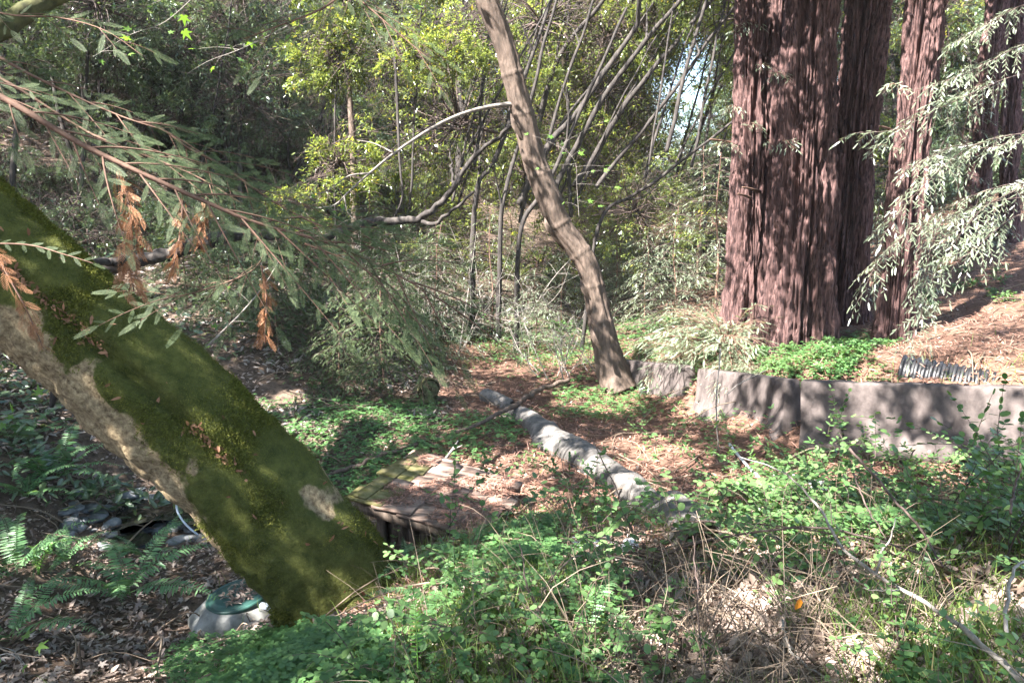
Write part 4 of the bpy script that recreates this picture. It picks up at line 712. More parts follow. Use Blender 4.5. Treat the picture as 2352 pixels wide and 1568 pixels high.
LT = [('first dark leaning trunk rising right of the maple at top', [(1150, 430, 30), (1194, 163, 29), (1330, 7, 28)], 9), ('dark leaning trunk bending upward behind the maple', [(1200, 480, 27), (1234, 300, 27), (1284, 133, 26.5), (1384, 0, 26)], 12),
      ('straight dark trunk leaning right with a kink near its top', [(1190, 470, 24), (1260, 333, 24), (1317, 267, 24), (1400, 150, 23.5), (1460, 60, 23.5), (1466, 0, 23)], 14), ('long parallel dark trunk right of the kinked one', [(1255, 470, 25), (1314, 353, 25), (1400, 207, 24.5), (1500, 73, 24), (1564, 0, 24)], 13),
      ('dark leaning trunk ending near the patch of sky', [(1320, 430, 26), (1367, 353, 26), (1434, 247, 25.5), (1514, 140, 25), (1560, 90, 25)], 12), ('low dark leaning stem under the sky patch', [(1370, 430, 25), (1410, 377, 25), (1520, 243, 24.5)], 10),
      ('lowest slanting dark stem right of the maple', [(1340, 550, 22), (1377, 517, 22), (1450, 450, 21.8), (1540, 390, 21.5)], 9), ('upright dark trunk between leaning ones', [(1310, 500, 28), (1304, 350, 28), (1304, 100, 28), (1310, 0, 28)], 9),
      ('thick upright dark trunk at top centre, left of the maple', [(1055, 420, 31), (1060, 187, 31), (1070, 0, 31)], 17), ('short dark trunk leaning left of the maple middle', [(1080, 570, 24), (1094, 450, 24), (1130, 380, 24), (1180, 250, 24)], 13),
      ('dark trunk close behind the maple, left side', [(1145, 560, 23), (1150, 520, 23), (1160, 440, 23), (1200, 300, 23)], 12), ('dark trunk leaning just right of the maple middle', [(1185, 570, 22), (1195, 540, 22), (1240, 450, 22), (1300, 330, 22)], 12)]
for k, (lb, pts, wpx) in enumerate(LT):
    pts = [(u, v, d * .74) for u, v, d in pts]; bgtree('bay_tree', lb, pts, wpx / 2 / FPX * pts[0][2] * 1.15, 3, CRB, 'dark leaning trees in the thicket', fr=(.45, 1.05), spread=1.5, subs=1)
for k in range(30):
    u = rng.uniform(1000, 1620); v0 = rng.uniform(330, 520); d = rng.uniform(17, 25); du = rng.uniform(20, 230); v1 = rng.uniform(-60, 120); bgtree('bay_tree', 'thin dark stem among the leaning trunks of the thicket', [(u, v0, d), (u + du * .45, (v0 + v1) / 2, d), (u + du, v1, d)], rng.uniform(.022, .055), 1, CRB, 'thin stems in the thicket', fr=(.6, 1.1), spread=1.5, subs=1) if not False else None
pts = [(818, 640, 19), (810, 330, 19), (803, 200, 19), (797, 0, 19)]; bgtree('slim_redwood', 'slim straight reddish trunk standing left of centre', pts, .10, 0, CRB, None, 'maple_bark')
gl = [('slender tree with sparse sunlit leaves in the central thicket', 'thicket trees')]
for k in range(34):
    u = rng.uniform(600, 1690) if k < 12 else rng.uniform(600, 1200); d = rng.uniform(32, 50); v0 = rng.uniform(430, 560); du = rng.normal(30, 70); v1 = rng.uniform(-40, 160)
    bgtree('bay_tree', gl[0][0], [(u, v0, d), (u + du * .5, (v0 + v1) / 2, d), (u + du * 1.1, v1, d - .5)], rng.uniform(.05, .14), 5, CRB if rng.random() < .85 else CRD, gl[0][1], sc=(1.0, 1.7), spread=1.5, fr=(.15, 1.1))
for k in range(13):      # far wood closing the gap behind the thicket
    u = rng.uniform(1180, 1760); d = rng.uniform(52, 75); bgtree('forest_tree', 'hazy far tree behind the thicket left of the redwoods', [(u, 560, d), (u + 6, 300, d), (u + rng.normal(0, 30), 60, d)], rng.uniform(.12, .22), 5, CRB if k % 2 else CRD, 'far trees behind the thicket', sc=(1.8, 2.8), spread=2.4, fr=(.02, .95))
for k in range(26):      # beyond the redwoods on the right
    u = rng.uniform(1680, 2420); d = rng.uniform(24, 44)
    bgtree('forest_tree', 'dim tree in the wood behind the redwoods at right', [(u, 520, d), (u + 8, 250, d), (u + rng.normal(0, 30), 0, d)], rng.uniform(.08, .25), 6, CRD if rng.random() < .75 else CRB, 'wood behind the redwoods', sc=(1.1, 1.9), spread=1.7, fr=(.05, 1.1))
for k in range(34):      # slope at the left
    u = rng.uniform(-60, 760); v0 = rng.uniform(150, 560) - max(0, (u - 500)) * .1; p0 = gp(u, v0); d = proj(p0)[2]; du = rng.normal(10, 40)
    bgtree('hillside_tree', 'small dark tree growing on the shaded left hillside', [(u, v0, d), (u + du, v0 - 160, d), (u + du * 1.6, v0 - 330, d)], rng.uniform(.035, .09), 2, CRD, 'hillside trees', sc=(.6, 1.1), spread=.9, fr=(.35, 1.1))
for k in range(190):      # low shrubs on the slope
    u = rng.uniform(-40, 1000); v0 = rng.uniform(40, 620); p0 = gp(u, v0)
    if u > 700 and v0 < 250: continue
    t = thing('hillside_shrub', 'low leafy shrub on the shaded left hillside', 'shrub', p0 + [0, 0, .15], 'hillside shrubs')
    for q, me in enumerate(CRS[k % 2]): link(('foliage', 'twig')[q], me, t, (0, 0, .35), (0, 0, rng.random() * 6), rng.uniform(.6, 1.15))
for k in range(60):      # undergrowth on the far slope
    u = rng.uniform(880, 1700); d = rng.uniform(22, 46); p0 = at(u, 600, d); t = thing('thicket_shrub', 'low leafy shrub in the undergrowth below the thicket', 'shrub', p0, 'undergrowth of the thicket'); lib = CRB if k % 3 else CRD
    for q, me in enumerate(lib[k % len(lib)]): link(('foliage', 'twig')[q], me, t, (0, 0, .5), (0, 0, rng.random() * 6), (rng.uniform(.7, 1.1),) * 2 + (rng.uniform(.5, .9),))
# bright yellow-green bay sapling, upper left of centre
for k, (u, v, d, n_, lb) in enumerate([(760, 470, 17, 7, 'bay sapling glowing yellow green in the sun, upper left of centre'), (940, 480, 17.5, 6, 'sunlit bay sapling right of the slim straight trunk')]):
    bgtree('bay_sapling', lb, [(u, v, d), (u + 10, v - 170, d), (u + 20, v - 330, d)], .03, n_, [crown_mesh(70 + k, 'bay_leaf', 40, 70, (1.0, 1.0, .7), .10, T_LEAF, sig=.34)], 'sunlit bay saplings', sc=(.7, 1.05), spread=.75, fr=(.3, 1.0))
# bare twig bushes, sunlit
for k, (u, v, d, s_, lb) in enumerate([(1000, 590, 15.5, 1.25, 'tangle of pale bare twigs below the arched branch'), (1150, 560, 18, 1.3, 'tangle of bare twigs left of the maple'), (1290, 760, 14.5, .75, 'dead pale twigs leaning on the maple base'), (860, 640, 17, 1.2, 'bare twigs under the slim straight trunk')]):
    b = at(u, v + 60, d); t = thing('bare_shrub', lb, 'dead shrub', b); mb = MB()
    for q in range(15):
        a = b + rng.normal(size=3) * [.35, .3, .0]; e = a + np.array([rng.normal() * .8, rng.normal() * .7, rng.uniform(.8, 2.2)]) * s_; m_ = (a + e) / 2 + rng.normal(size=3) * .25; pp = resample([a, m_, e], 14); mb.tube(pp, np.linspace(.012, .003, 14), 4, cap=False)
        for z in range(7): i = rng.integers(4, 13); e2 = pp[i] + rng.normal(size=3) * .35 * s_; mb.tube(resample([pp[i], (pp[i] + e2) / 2 + rng.normal(size=3) * .08 + [0, 0, .08], e2], 6), np.linspace(.005, .0015, 6), 3, cap=False)
    mb.build('stem', M['twig_pale'], t)
# broad maple leaves on twigs
def maple_twig(lb, pts, n, L=.10, r=.004, mat='twig_pale', sp=.10, tw=(.5, .5)):
    n = int(n * .75)
    p = uvpath(pts, 30); t = thing('maple_twig', lb, 'branch', p[0]); st, lf = MB(), MB(); st.tube(p, np.linspace(r, r * .3, 30), 6); f = rng.uniform(*tw, n) if tw[0] != tw[1] else rng.uniform(.15, 1, n); k = (f * 29).astype(int); ps = p[k] + rng.normal(size=(n, 3)) * sp * np.array([1.2, .8, .5])
    for a, b in zip(p[k], ps): st.tube(resample([a, (a + b) / 2 + [0, 0, .02], b], 5), [.0022, .0015, .001, .001, .001], 3, cap=False)
    d = nrm((ps - p[k]) * [1, 1, .3] + rng.normal(size=(n, 3)) * .05); lf.scatter(T_MAPLE, ps, frames(d, np.array([0, -.6, .8]) + rng.normal(size=(n, 3)) * .28), rng.uniform(.55, 1.2, n) * L); st.build('stem', M[mat], t, smooth=True); lf.build('foliage', M['maple_leaf'], t)
maple_twig('maple twig with bright green lobed leaves, upper left', [(470, -30, 6.4), (380, 50, 6.3), (300, 80, 6.3), (215, 130, 6.2)], 13, .13)
maple_twig('second maple twig with bright lobed leaves, below the upper left one', [(660, 60, 6.6), (560, 110, 6.5), (480, 140, 6.5), (430, 170, 6.5)], 14, .12)
maple_twig('maple twig with leaves over the top edge left of centre', [(440, -60, 6.6), (370, 0, 6.5), (300, 20, 6.5), (240, 10, 6.5)], 12, .12)
maple_twig('maple twig of pale lobed leaves right behind the leaning trunk', [(1330, 500, 12.5), (1325, 430, 12.4), (1320, 370, 12.3), (1280, 330, 12.3)], 26, .17, sp=.28)
maple_twig('maple twig with lobed leaves at top centre', [(930, -30, 10), (920, 30, 10), (900, 65, 10), (860, 95, 10)], 9, .15, sp=.2)
maple_twig('pale sunlit maple twig with green leaves above the mossy trunk', [(458, 812, 7.2), (510, 762, 7.2), (560, 712, 7.2), (610, 650, 7.2), (640, 600, 7.2)], 12, .11, r=.011, sp=.16)
maple_twig('maple twig with leaves beside the arched branch end', [(600, 440, 9), (690, 445, 9), (760, 480, 9), (830, 480, 9)], 9, .11)
maple_twig('maple seedling leaves under the mossy trunk at left', [(0, 960, 7.5), (70, 940, 7.3), (130, 930, 7.2), (165, 930, 7.2)], 9, .13, sp=.1)
maple_twig('maple seedling leaves in the bottom left corner', [(-40, 1520, 4.2), (20, 1500, 4.2), (60, 1530, 4.1), (30, 1490, 4.2)], 9, .13, sp=.12)
maple_twig('maple seedling leaves at the left edge over the ferns', [(-40, 870, 8), (10, 850, 8), (40, 860, 8)], 10, .14, sp=.12)
# ---------------------------------------------------------------- ferns
def frond_mesh(seed, L, mat, wide=.12, arch=.5, pairs=34):
    rng = np.random.default_rng(seed); mb = MB(); q = np.linspace(0, 1, 24); p = np.stack([L * (q - .12 * arch * q ** 2), .05 * L * np.sin(q * 2 + seed), L * (arch * 1.05 * q - arch * 1.15 * q ** 2)], -1); mb.tube(p, np.linspace(.0035, .001, 24), 4, 0)
    f = np.repeat(np.linspace(.10, .985, pairs), 2); sd = np.tile([1, -1], pairs); k = np.minimum((f * 23).astype(int), 22); ps = p[k] + (p[k + 1] - p[k]) * (f * 23 - k)[:, None]; tg = nrm(np.gradient(p, axis=0))[k]; up = np.array([0, 0, 1.]) - tg * tg[:, 2:]
    s_ = nrm(np.cross(up, tg)) * sd[:, None]; ln = wide * np.minimum(1, .45 + 2.2 * f) * np.clip(1.05 - f ** 2.2, .06, 1) * rng.uniform(.85, 1.1, len(f))
    d = nrm(s_ + tg * .28 + np.array([0, 0, -.18]) + rng.normal(size=(len(f), 3)) * .11); ln = ln * np.where(rng.random(len(f)) < .07, .35, 1); mb.scatter(leafT(.25, .02, -.05), ps, frames(d, up + rng.normal(size=(len(f), 3)) * .12), np.stack([ln, ln * np.clip(.9 + .3 * (1 - ln / wide), .8, 1.2), ln], -1), 0)
    return mb.mesh('frond', M[mat])
FR = [frond_mesh(k, .95, 'fern', w_, a, pr) for k, a, w_, pr in ((1, .45, .105, 34), (2, .65, .12, 30), (3, .3, .09, 36), (4, .55, .11, 32), (5, .8, .10, 34))]; FRY = [frond_mesh(9, .6, 'fern_young', .05, 1.2, 24)]
rng = np.random.default_rng(77)
def fern(u, v, n, sc, lb, lib=FR, grp='sword ferns by the creek', dirs=None, ground=True, d=None, el=None):
    p = gp(u, v) if d is None else P(u, v, d); t = thing('fern', lb, 'fern', p, grp)
    for k in range(n):
        a = dirs[k] if dirs else k * 6.283 / n + rng.normal() * .3
        o = link('frond', lib[(k + int(u)) % len(lib)], t, (0, 0, .05), (rng.normal() * .12, -(el if el is not None else rng.uniform(.05, .6)), a), sc * rng.uniform(.75, 1.1))
for a in [(120, 1110, 11, 1.15, 'bright green sword fern at left behind the creek'), (60, 1150, 9, .8, 'sword fern at the left edge above the creek'), (210, 1150, 8, .65, 'small sword fern right of the bright one'), (30, 1330, 10, 1.05, 'sword fern at the left edge below the creek'), (150, 1300, 7, .6, 'fern with narrow fronds left of the creek stones'),
          (290, 1380, 9, 1.25, 'large sword fern hanging over the leaf litter'), (20, 1480, 8, 1.0, 'dark sword fern low at the left edge'), (330, 1290, 6, .85, 'fern reaching up beside the creek stones'), (60, 1020, 9, 1.0, 'fern beneath the mossy trunk at left')]: fern(*a)
fern(90, 1330, 4, 1.0, 'upright young fern with light green fronds', FRY, None, dirs=[.5, 1.5, 2.6, -1], el=.5)
fern(965, 1568, 1, .55, 'pale fuzzy young fern frond at the bottom edge', FRY, None, dirs=[1.9], d=2.55, el=.75)
for u, v, s_, lb in [(1350, 1500, .5, 'dull fern at bottom centre among dead stems'), (935, 1330, .5, 'grey green fern beside the mossy trunk root'), (1700, 1090, .35, 'small pale fern in front of the middle barrier'), (1020, 1420, .5, 'faint fern under the leaves at bottom centre')]: fern(u, v, 6, s_, lb, grp='small ferns', el=.25)
# ---------------------------------------------------------------- scattering on the ground
def samp(n, r0, r1, a0=-40, a1=40, seed=0):
    g = np.random.default_rng(seed); r = np.exp(g.uniform(math.log(r0), math.log(r1), n)); a = np.radians(g.uniform(a0, a1, n)); x = np.sin(a) * r; y = np.cos(a) * r; z = GH(x, y); p = np.stack([x, y, z], -1); u, v, d = proj(p); return p, u, v, d, g
def onground(p):
    e = .06; n = np.stack([GH(p[:, 0] - e, p[:, 1]) - GH(p[:, 0] + e, p[:, 1]), GH(p[:, 0], p[:, 1] - e) - GH(p[:, 0], p[:, 1] + e), np.full(len(p), 2 * e)], -1); return nrm(n)
def clearof(p, extra=0):      # keep litter off the well
    return np.hypot(p[:, 0] - wc[0], p[:, 1] - wc[1]) > .5 + extra
p, u, v, d, g = samp(110000, 2.3, 24, -41, 41, 1); k = (g.random(len(p)) < duff_w(p[:, 0], p[:, 1]) * (1.0)) & clearof(p); p = p[k]; n = len(p); nn = onground(p)
L = g.uniform(.04, .12, n) * (1 + .03 * d[k]); mb = MB(); mb.scatter(T_BEND, p + nn * g.uniform(.0, .03, n)[:, None], frames(nrm(rdir(g, n) * [1, 1, .25]), nn + rdir(g, n) * .3), np.stack([L, g.uniform(.05, .11, n), L * g.uniform(.3, 1.3, n)], -1))
# needles on shed roof and behind barrier share the same litter
A_, es, er, en, Ws, Lr = ROOF; q = np.random.default_rng(3); m_ = 3800; a = q.random(m_); b = q.random(m_); kp = (noise(np.stack([a * 6, b * 7, 0 * a], -1), 4) + .5 * (a - .45)) > .44; a, b = a[kp], b[kp]; m_ = len(a)
ps = A_ + es * (a * Ws)[:, None] + er * (b * Lr)[:, None] + en * (.058 + .02 * q.random(m_))[:, None]; mb.scatter(T_BEND, ps, frames(nrm(rdir(q, m_) * [1, 1, .15]), np.tile(en, (m_, 1)) + rdir(q, m_) * .3), np.stack([q.uniform(.03, .09, m_), q.uniform(.04, .09, m_), q.uniform(.02, .09, m_)], -1))
pa, pb = PIPE; m_ = 260; f_ = q.uniform(.12, 1, m_); th_ = q.normal(0, .5, m_); ax_ = nrm(pb - pa); sd_ = nrm(np.cross(ax_, [0, 0, 1.])); nn_ = np.cos(th_)[:, None] * np.array([0, 0, 1.]) + np.sin(th_)[:, None] * sd_; kp = q.random(m_) < f_; ps = (pa + (pb - pa) * f_[:, None] + nn_ * .27)[kp]; nn_ = nn_[kp]; m_ = len(ps); mb.scatter(T_BEND, ps, frames(nrm(rdir(q, m_)), nn_), np.stack([q.uniform(.05, .12, m_), q.uniform(.05, .1, m_), q.uniform(.03, .09, m_)], -1))
tag(mb.build('needle_litter', M['needle']), 'rusty redwood needle litter covering the clearing and shed roof', 'needle litter', kind='stuff')
p, u, v, d, g = samp(80000, 2.2, 17, -42, 41, 2); k = (g.random(len(p)) < (1 - duff_w(p[:, 0], p[:, 1])) * .95 + .07) & clearof(p) & ~((noise(p * 1.3, 3) < .3)); p = p[k]; n = len(p); nn = onground(p); L = g.uniform(.035, .10, n)
mb = MB(); mb.scatter(T_CURL, p + nn * g.uniform(0, .03, n)[:, None], frames(nrm(rdir(g, n) * [1, 1, .3]), nn + rdir(g, n) * .45), np.stack([L, L * g.uniform(.5, 1.1, n), L * g.uniform(.4, 1.4, n)], -1)); tag(mb.build('leaf_litter', M['litter']), 'brown and grey dead leaf litter in the ravine bottom', 'leaf litter', kind='stuff')
p, u, v, d, g = samp(9000, 3.5, 15, -42, 10, 3); k = (u < 800) & (v > 1120) & clearof(p) & (g.random(len(p)) < sstep(.38, .6, noise(p * 1.1, 8)) * np.where(v > 1380, 1, .5)); p = p[k][:900]; n = len(p); nn = onground(p)
mb = MB(); mb.scatter(T_MAPLE, p + nn * g.uniform(.01, .05, n)[:, None], frames(nrm(rdir(g, n) * [1, 1, .3]), nn + rdir(g, n) * .5), np.stack([g.uniform(.07, .15, n), g.uniform(.07, .15, n), g.uniform(.1, .3, n)], -1)); tag(mb.build('pale_maple_litter', M['litter_pale']), 'pale curled dead maple leaves strewn by the well', 'dead leaves', kind='stuff')
p, u, v, d, g = samp(90000, 11, 55, -44, 20, 4); k = (u < 1150) & (noise(p * .9, 3) > .40) & (g.random(len(p)) < .45) & (duff_w(p[:, 0], p[:, 1]) < .4); p = p[k]; n = len(p); nn = onground(p); L = g.uniform(.08, .2, n) * (.6 + d[k] / 40)
mb = MB(); mb.scatter(T_CURL, p + nn * g.uniform(0, .08, n)[:, None], frames(nrm(rdir(g, n) * [1, 1, .4]), nn + rdir(g, n) * .5), np.stack([L, L * g.uniform(.4, .9, n), L * .8], -1)); tag(mb.build('hillside_litter', M['litter_pale']), 'pale dead leaves and debris covering the left hillside', 'leaf litter', kind='stuff')
p, u, v, d, g = samp(34000, 10, 50, -44, 25, 14); k = (((v < 800) & (u < 1150)) | (u < 540)) & (noise(p * .6, 9) > .44); p = p[k]; n = len(p); mb = MB(); mb.scatter(T_LEAF, p + np.stack([0 * p[:, 0], 0 * p[:, 0], g.uniform(.05, .5, n)], -1), frames(nrm(rdir(g, n) * [1, 1, .5]), np.array([0, 0, 1]) + rdir(g, n) * .7), g.uniform(.10, .2, n)); tag(mb.build('hillside_greenery', M['bay_leaf_dark']), 'scattered green seedlings and leaves low on the left hillside', 'ground cover', kind='stuff')
# sticks on the slope and forest floor
p, u, v, d, g = samp(1500, 4, 40, -42, 41, 5); mb = MB()
for q in p[(g.random(len(p)) < .6)]:
    L = g.uniform(.2, 1.1) * (1 + .02 * q[1]); a = g.random() * 6.28; dv = np.array([math.cos(a), math.sin(a), 0]) * L; e = q + dv; e[2] = gz(e[0], e[1]) + g.uniform(.02, .12); mm = (q + e) / 2 + g.normal(size=3) * .06; r = g.uniform(.004, .012) * (1 + .03 * q[1]); mb.tube(resample([q + [0, 0, .03], mm + [0, 0, .04], e], 7), np.linspace(r, r * .4, 7), 4, cap=False)
tag(mb.build('fallen_twigs', M['dead_stem']), 'fallen dead twigs and sticks littering the forest floor', 'twigs', kind='stuff')
# clover / miner's lettuce ground cover
def zone(u, v, x, y):
    n = fbm(np.stack([x * 1.4, y * 1.4, 0 * x], -1), 17, 3); w = np.zeros_like(u)
    def rect(u0, u1, v0, v1, s, th):
        e = sstep(u0 - 40, u0 + 40, u) * sstep(u1 + 40, u1 - 40, u) * sstep(v0 - 14, v0 + 14, v) * sstep(v1 + 14, v1 - 14, v); return e * s * sstep(th - .07, th + .07, n)
    for a in [(540, 1000, 925, 1160, 1.3, .25), (850, 1230, 960, 1060, 1.1, .36), (600, 780, 880, 960, .7, .4), (1280, 1500, 870, 965, 1.3, .28), (1100, 1700, 735, 845, 1.2, .30), (1500, 2050, 770, 900, 1.1, .36), (380, 900, 1480, 1800, .55, .44), (900, 1450, 1360, 1700, .10, .5), (1000, 1400, 835, 900, .3, .55),
              (1700, 2352, 1040, 1260, .6, .46), (2050, 2352, 1490, 1700, .2, .5), (1480, 1800, 900, 1100, .25, .55), (1000, 1300, 1200, 1330, .5, .45), (1040, 1130, 1010, 1060, .9, .3)]: w = np.maximum(w, rect(*a))
    return w
p, u, v, d, g = samp(240000, 2.0, 26, -40, 41, 6); k = (g.random(len(p)) < zone(u, v, p[:, 0], p[:, 1]) * .62) & clearof(p); p = p[k]; d = d[k]; n = len(p); h = g.uniform(.03, .13, n) * np.where(d < 6, 1.5, 1); s_ = g.uniform(.018, .036, n) * (1 + .03 * d); mb = MB()
pl = p + np.stack([g.normal(0, .02, n), g.normal(0, .02, n), h], -1); mb.scatter(T_CLOVER, pl, frames(nrm(rdir(g, n) * [1, 1, .12]), np.array([0, 0, 1]) + rdir(g, n) * .3), s_)
ne = d < 7; st_ = np.stack([p[ne], pl[ne]], 1)
for a_, b_ in st_[:3500]: mb.tube(np.array([a_, (a_ + b_) / 2 + [.006, 0, 0], b_]), [.0011, .001, .0008], 3, cap=False)
tag(mb.build('clover_patch', M['clover']), 'low green clover like ground cover in patches over the clearing', 'ground cover', kind='stuff')
# grass
p, u, v, d, g = samp(84000, 2.0, 22, -40, 41, 7); nz = fbm(p * 1.2, 41, 3); w_ = np.where((v > 1180) & (u > 850), .55, 0) + np.where((v > 745) & (v < 850) & (u > 1050) & (u < 1700), .9, 0) + np.where((u > 560) & (u < 740) & (v > 1250) & (v < 1420), .8, 0) + np.where((u > 2000) & (v > 830) & (v < 900), .8, 0) + .02
k = g.random(len(p)) < w_ * sstep(.36, .58, nz); p = p[k]; d = d[k]; n = len(p); Lg = g.uniform(.08, .26, n) * np.where(d > 9, .8, 1); dv = nrm(rdir(g, n) * [1, 1, .2] + np.array([0, 0, 1.3])); mb = MB()
bend = (np.array([[0, .5, 0], [0, -.5, 0], [.45, -.4, .03], [.45, .4, .03], [.8, .22, .16], [.8, -.22, .16], [1, 0, .34]]), [np.array([[0, 1, 2, 3], [3, 2, 5, 4]]), np.array([[4, 5, 6]])])
mb.scatter(bend, p, frames(dv, rdir(g, n)), np.stack([Lg, g.uniform(.003, .006, n) * (1 + .07 * d), Lg * 1.2], -1)); tag(mb.build('grass', M['grass']), 'thin grass blades growing among the leaves', 'grass', kind='stuff')
# tangle of dead stems in the near bank
p, u, v, d, g = samp(12000, 1.9, 6.5, -12, 41, 8); w_ = np.where(u > 1500, 1.0, .75) * np.where(v > 1200, 1, .35) * sstep(.35, .55, fbm(p * 1.1, 51, 2)); k = g.random(len(p)) < w_; p = p[k][:2200]; mb = MB()
for q in p:
    L = g.uniform(.12, .5); a = g.normal(.2, 1.0) + (3.14 if g.random() < .5 else 0); el = abs(g.normal(.15, .35)) if g.random() < .8 else g.uniform(.7, 1.4); L = L * (1.6 if el > .7 else 1); dv = np.array([math.cos(a) * math.cos(el), math.sin(a) * math.cos(el), math.sin(el)]) * L; r = g.uniform(.0012, .0036); mb.tube(resample([q + [0, 0, .01], q + dv * .5 + g.normal(size=3) * .04 * L + [0, 0, .05], q + dv - [0, 0, .12 * L]], 6), np.linspace(r, r * .4, 6), 3, cap=False)
tag(mb.build('dead_brush', M['dead_stem']), 'tangle of dead brown stems on the near bank at lower right', 'brush', kind='stuff')
# ---------------------------------------------------------------- leafy shrubs of the near bank
def shrub_mesh(seed, ns, H, mat='snowberry', leafL=.041, T=T_ROUND, sp=.052, stem='twig_dark'):
    rng = np.random.default_rng(seed); st, lf = MB(), MB(); ps = []; dr = []; ln = []
    def leaves(pp, L, t0):
        m = len(pp); x = t0 * L
        while x < L:
            i = min(m - 2, int(x / L * (m - 1))); t = nrm(pp[i + 1] - pp[i]); o = pp[i] + (pp[i + 1] - pp[i]) * (x / L * (m - 1) - i); sd = nrm(np.cross(t, [0, 0, 1.]) + rng.normal(size=3) * .25)
            for s in (1, -1): 
                if rng.random() < .9: ps.append(o); dr.append(sd * s + t * .45 + [0, 0, rng.normal() * .2]); ln.append(leafL * rng.uniform(.65, 1.3) * (1 - .3 * x / L))
            x += sp * rng.uniform(.7, 1.4)
        ps.append(pp[-1]); dr.append(pp[-1] - pp[-2]); ln.append(leafL * .7)
    for k in range(ns):
        a = rng.random() * 6.283; L = H * rng.uniform(.55, 1.15); le = rng.uniform(.25, .85); z = np.linspace(0, 1, 12)[:, None]; dv = np.array([math.cos(a), math.sin(a), 0]); o = np.array([rng.normal() * .05, rng.normal() * .05, -.03])
        pp = o + dv * L * le * z ** 1.25 + np.array([0, 0, 1]) * L * (z - .30 * z ** 2 * (1 + le)) + rng.normal(size=3) * .05 * z * L; pp = pp + rng.normal(size=(12, 3)) * .004; st.tube(pp, np.linspace(.0032, .001, 12), 4, cap=False); leaves(pp, L, .3)
        for q in range(rng.integers(1, 4)):
            i = rng.integers(4, 10); l2 = L * rng.uniform(.18, .4); d2 = nrm(nrm(pp[i + 1] - pp[i]) + rng.normal(size=3) * .8); p2 = pp[i] + d2 * l2 * np.linspace(0, 1, 7)[:, None] - np.array([0, 0, .15]) * l2 * np.linspace(0, 1, 7)[:, None] ** 2; st.tube(p2, np.linspace(.002, .0008, 7), 3, cap=False); leaves(p2, l2, .12)
    ps = np.array(ps); n = len(ps); lf.scatter(T, ps, frames(np.array(dr), np.array([0, 0, 1.]) + rng.normal(size=(n, 3)) * .28), np.array(ln)); return st.mesh('stem', M[stem], smooth=True), lf.mesh('foliage', M[mat])
SH = [shrub_mesh(k, ns, H) for k, ns, H in ((1, 4, .72), (2, 5, .55), (3, 4, .85), (4, 5, .5), (5, 4, .65), (6, 3, .95))]; SL = [shrub_mesh(31, 3, .30, leafL=.10, T=T_MAPLE, sp=.10), shrub_mesh(32, 3, .36, leafL=.085, T=T_MAPLE, sp=.09)]; SE = [shrub_mesh(41, 2, .7, leafL=.085, T=leafT(.42, .03), sp=.09), shrub_mesh(42, 3, .5, leafL=.075, T=leafT(.45, .03), sp=.08)]
rng = np.random.default_rng(91); cnt = 0
p, u, v, d, g = samp(5000, 2.25, 9.5, -24, 41, 9)
dens = np.where((v > 1180) & (u > 960), .9, 0) + np.where((v > 1030) & (v <= 1180) & (u > 1560), .8, 0) + np.where((v > 1200) & (u > 1000) & (u < 1600), .5, 0) + np.where((v > 1470) & (u < 1000) & (u > 880), .4, 0) - np.where((v > 1380) & (u > 1420) & (u < 2352), .80, 0)
A0 = p[(g.random(len(p)) < dens)]; kept = []
for q in A0:
    uu, vv, dd = proj(q + [0, 0, .4])
    if all(np.hypot(q[0] - z[0], q[1] - z[1]) > .15 + .028 * dd for z in kept) and not (790 < uu < 1090 and 1040 < vv < 1215) and not (uu < 1330 and vv < 1130) and not (1400 < uu < 1650 and 1080 < vv < 1235) and not (uu < 1350 and vv < 1250) and not (uu < 1010 and vv < 1330) and not (uu > 1450 and vv > 1310 and rng.random() < .8): kept.append(q)
    if len(kept) >= 74: break
for k, q in enumerate(kept): put(SH[k % 6], ('stem', 'foliage'), 'snowberry_shrub', 'snowberry shrub with small round leaves on the near bank', 'shrub', q, 'snowberry shrubs on the near bank', rng.random() * 6.28, rng.uniform(.9, 1.45) * min(1, .55 + .09 * np.hypot(q[0], q[1])))
for k, (u, v) in enumerate([(1880, 1190), (2060, 1175), (2160, 1215), (2260, 1190), (2340, 1170), (1800, 1230), (2310, 1330), (1560, 1290), (1450, 1310), (900, 1318), (1010, 1300)]):
    put(SH[(0, 2, 5, 4)[k % 4]], ('stem', 'foliage'), 'tall_snowberry', 'taller thin snowberry shrub rising before the right barrier', 'shrub', gp(u, v), 'taller snowberry shrubs', k * 1.7, rng.uniform(1.25, 1.75))
for k, (u, v, s_, lb) in enumerate([(1130, 1440, 1.0, 'broad lobed leaf seedling at bottom centre left'), (1420, 1470, .9, 'broad lobed leaf seedling right of bottom centre'), (1520, 1470, .9, 'broad lobed leaf seedling before the bottom twig tangle'), (1690, 1140, 1.1, 'lobed leaf plant before the middle barrier'), (1600, 1190, 1.0, 'lobed leaf plant at the near end of the grey culvert'), (1950, 1500, .7, 'pale lobed leaf plant in the dead stem tangle'), (1210, 1330, .8, 'lobed leaf plant in front of the shed')] + [(u_, v_, s_, 'lobed leaf plant scattered over the near bank') for u_, v_, s_ in ((1050, 1500, .7), (1300, 1540, .7), (1820, 1300, .8), (2100, 1320, .8), (1650, 1540, .7), (2250, 1500, .7), (1380, 1350, .8), (1560, 1380, .7))]): put(SL[k % 2], ('stem', 'foliage'), 'thimbleberry', lb, 'plant', gp(u, v), 'lobed leaf plants', k * 1.3, s_)
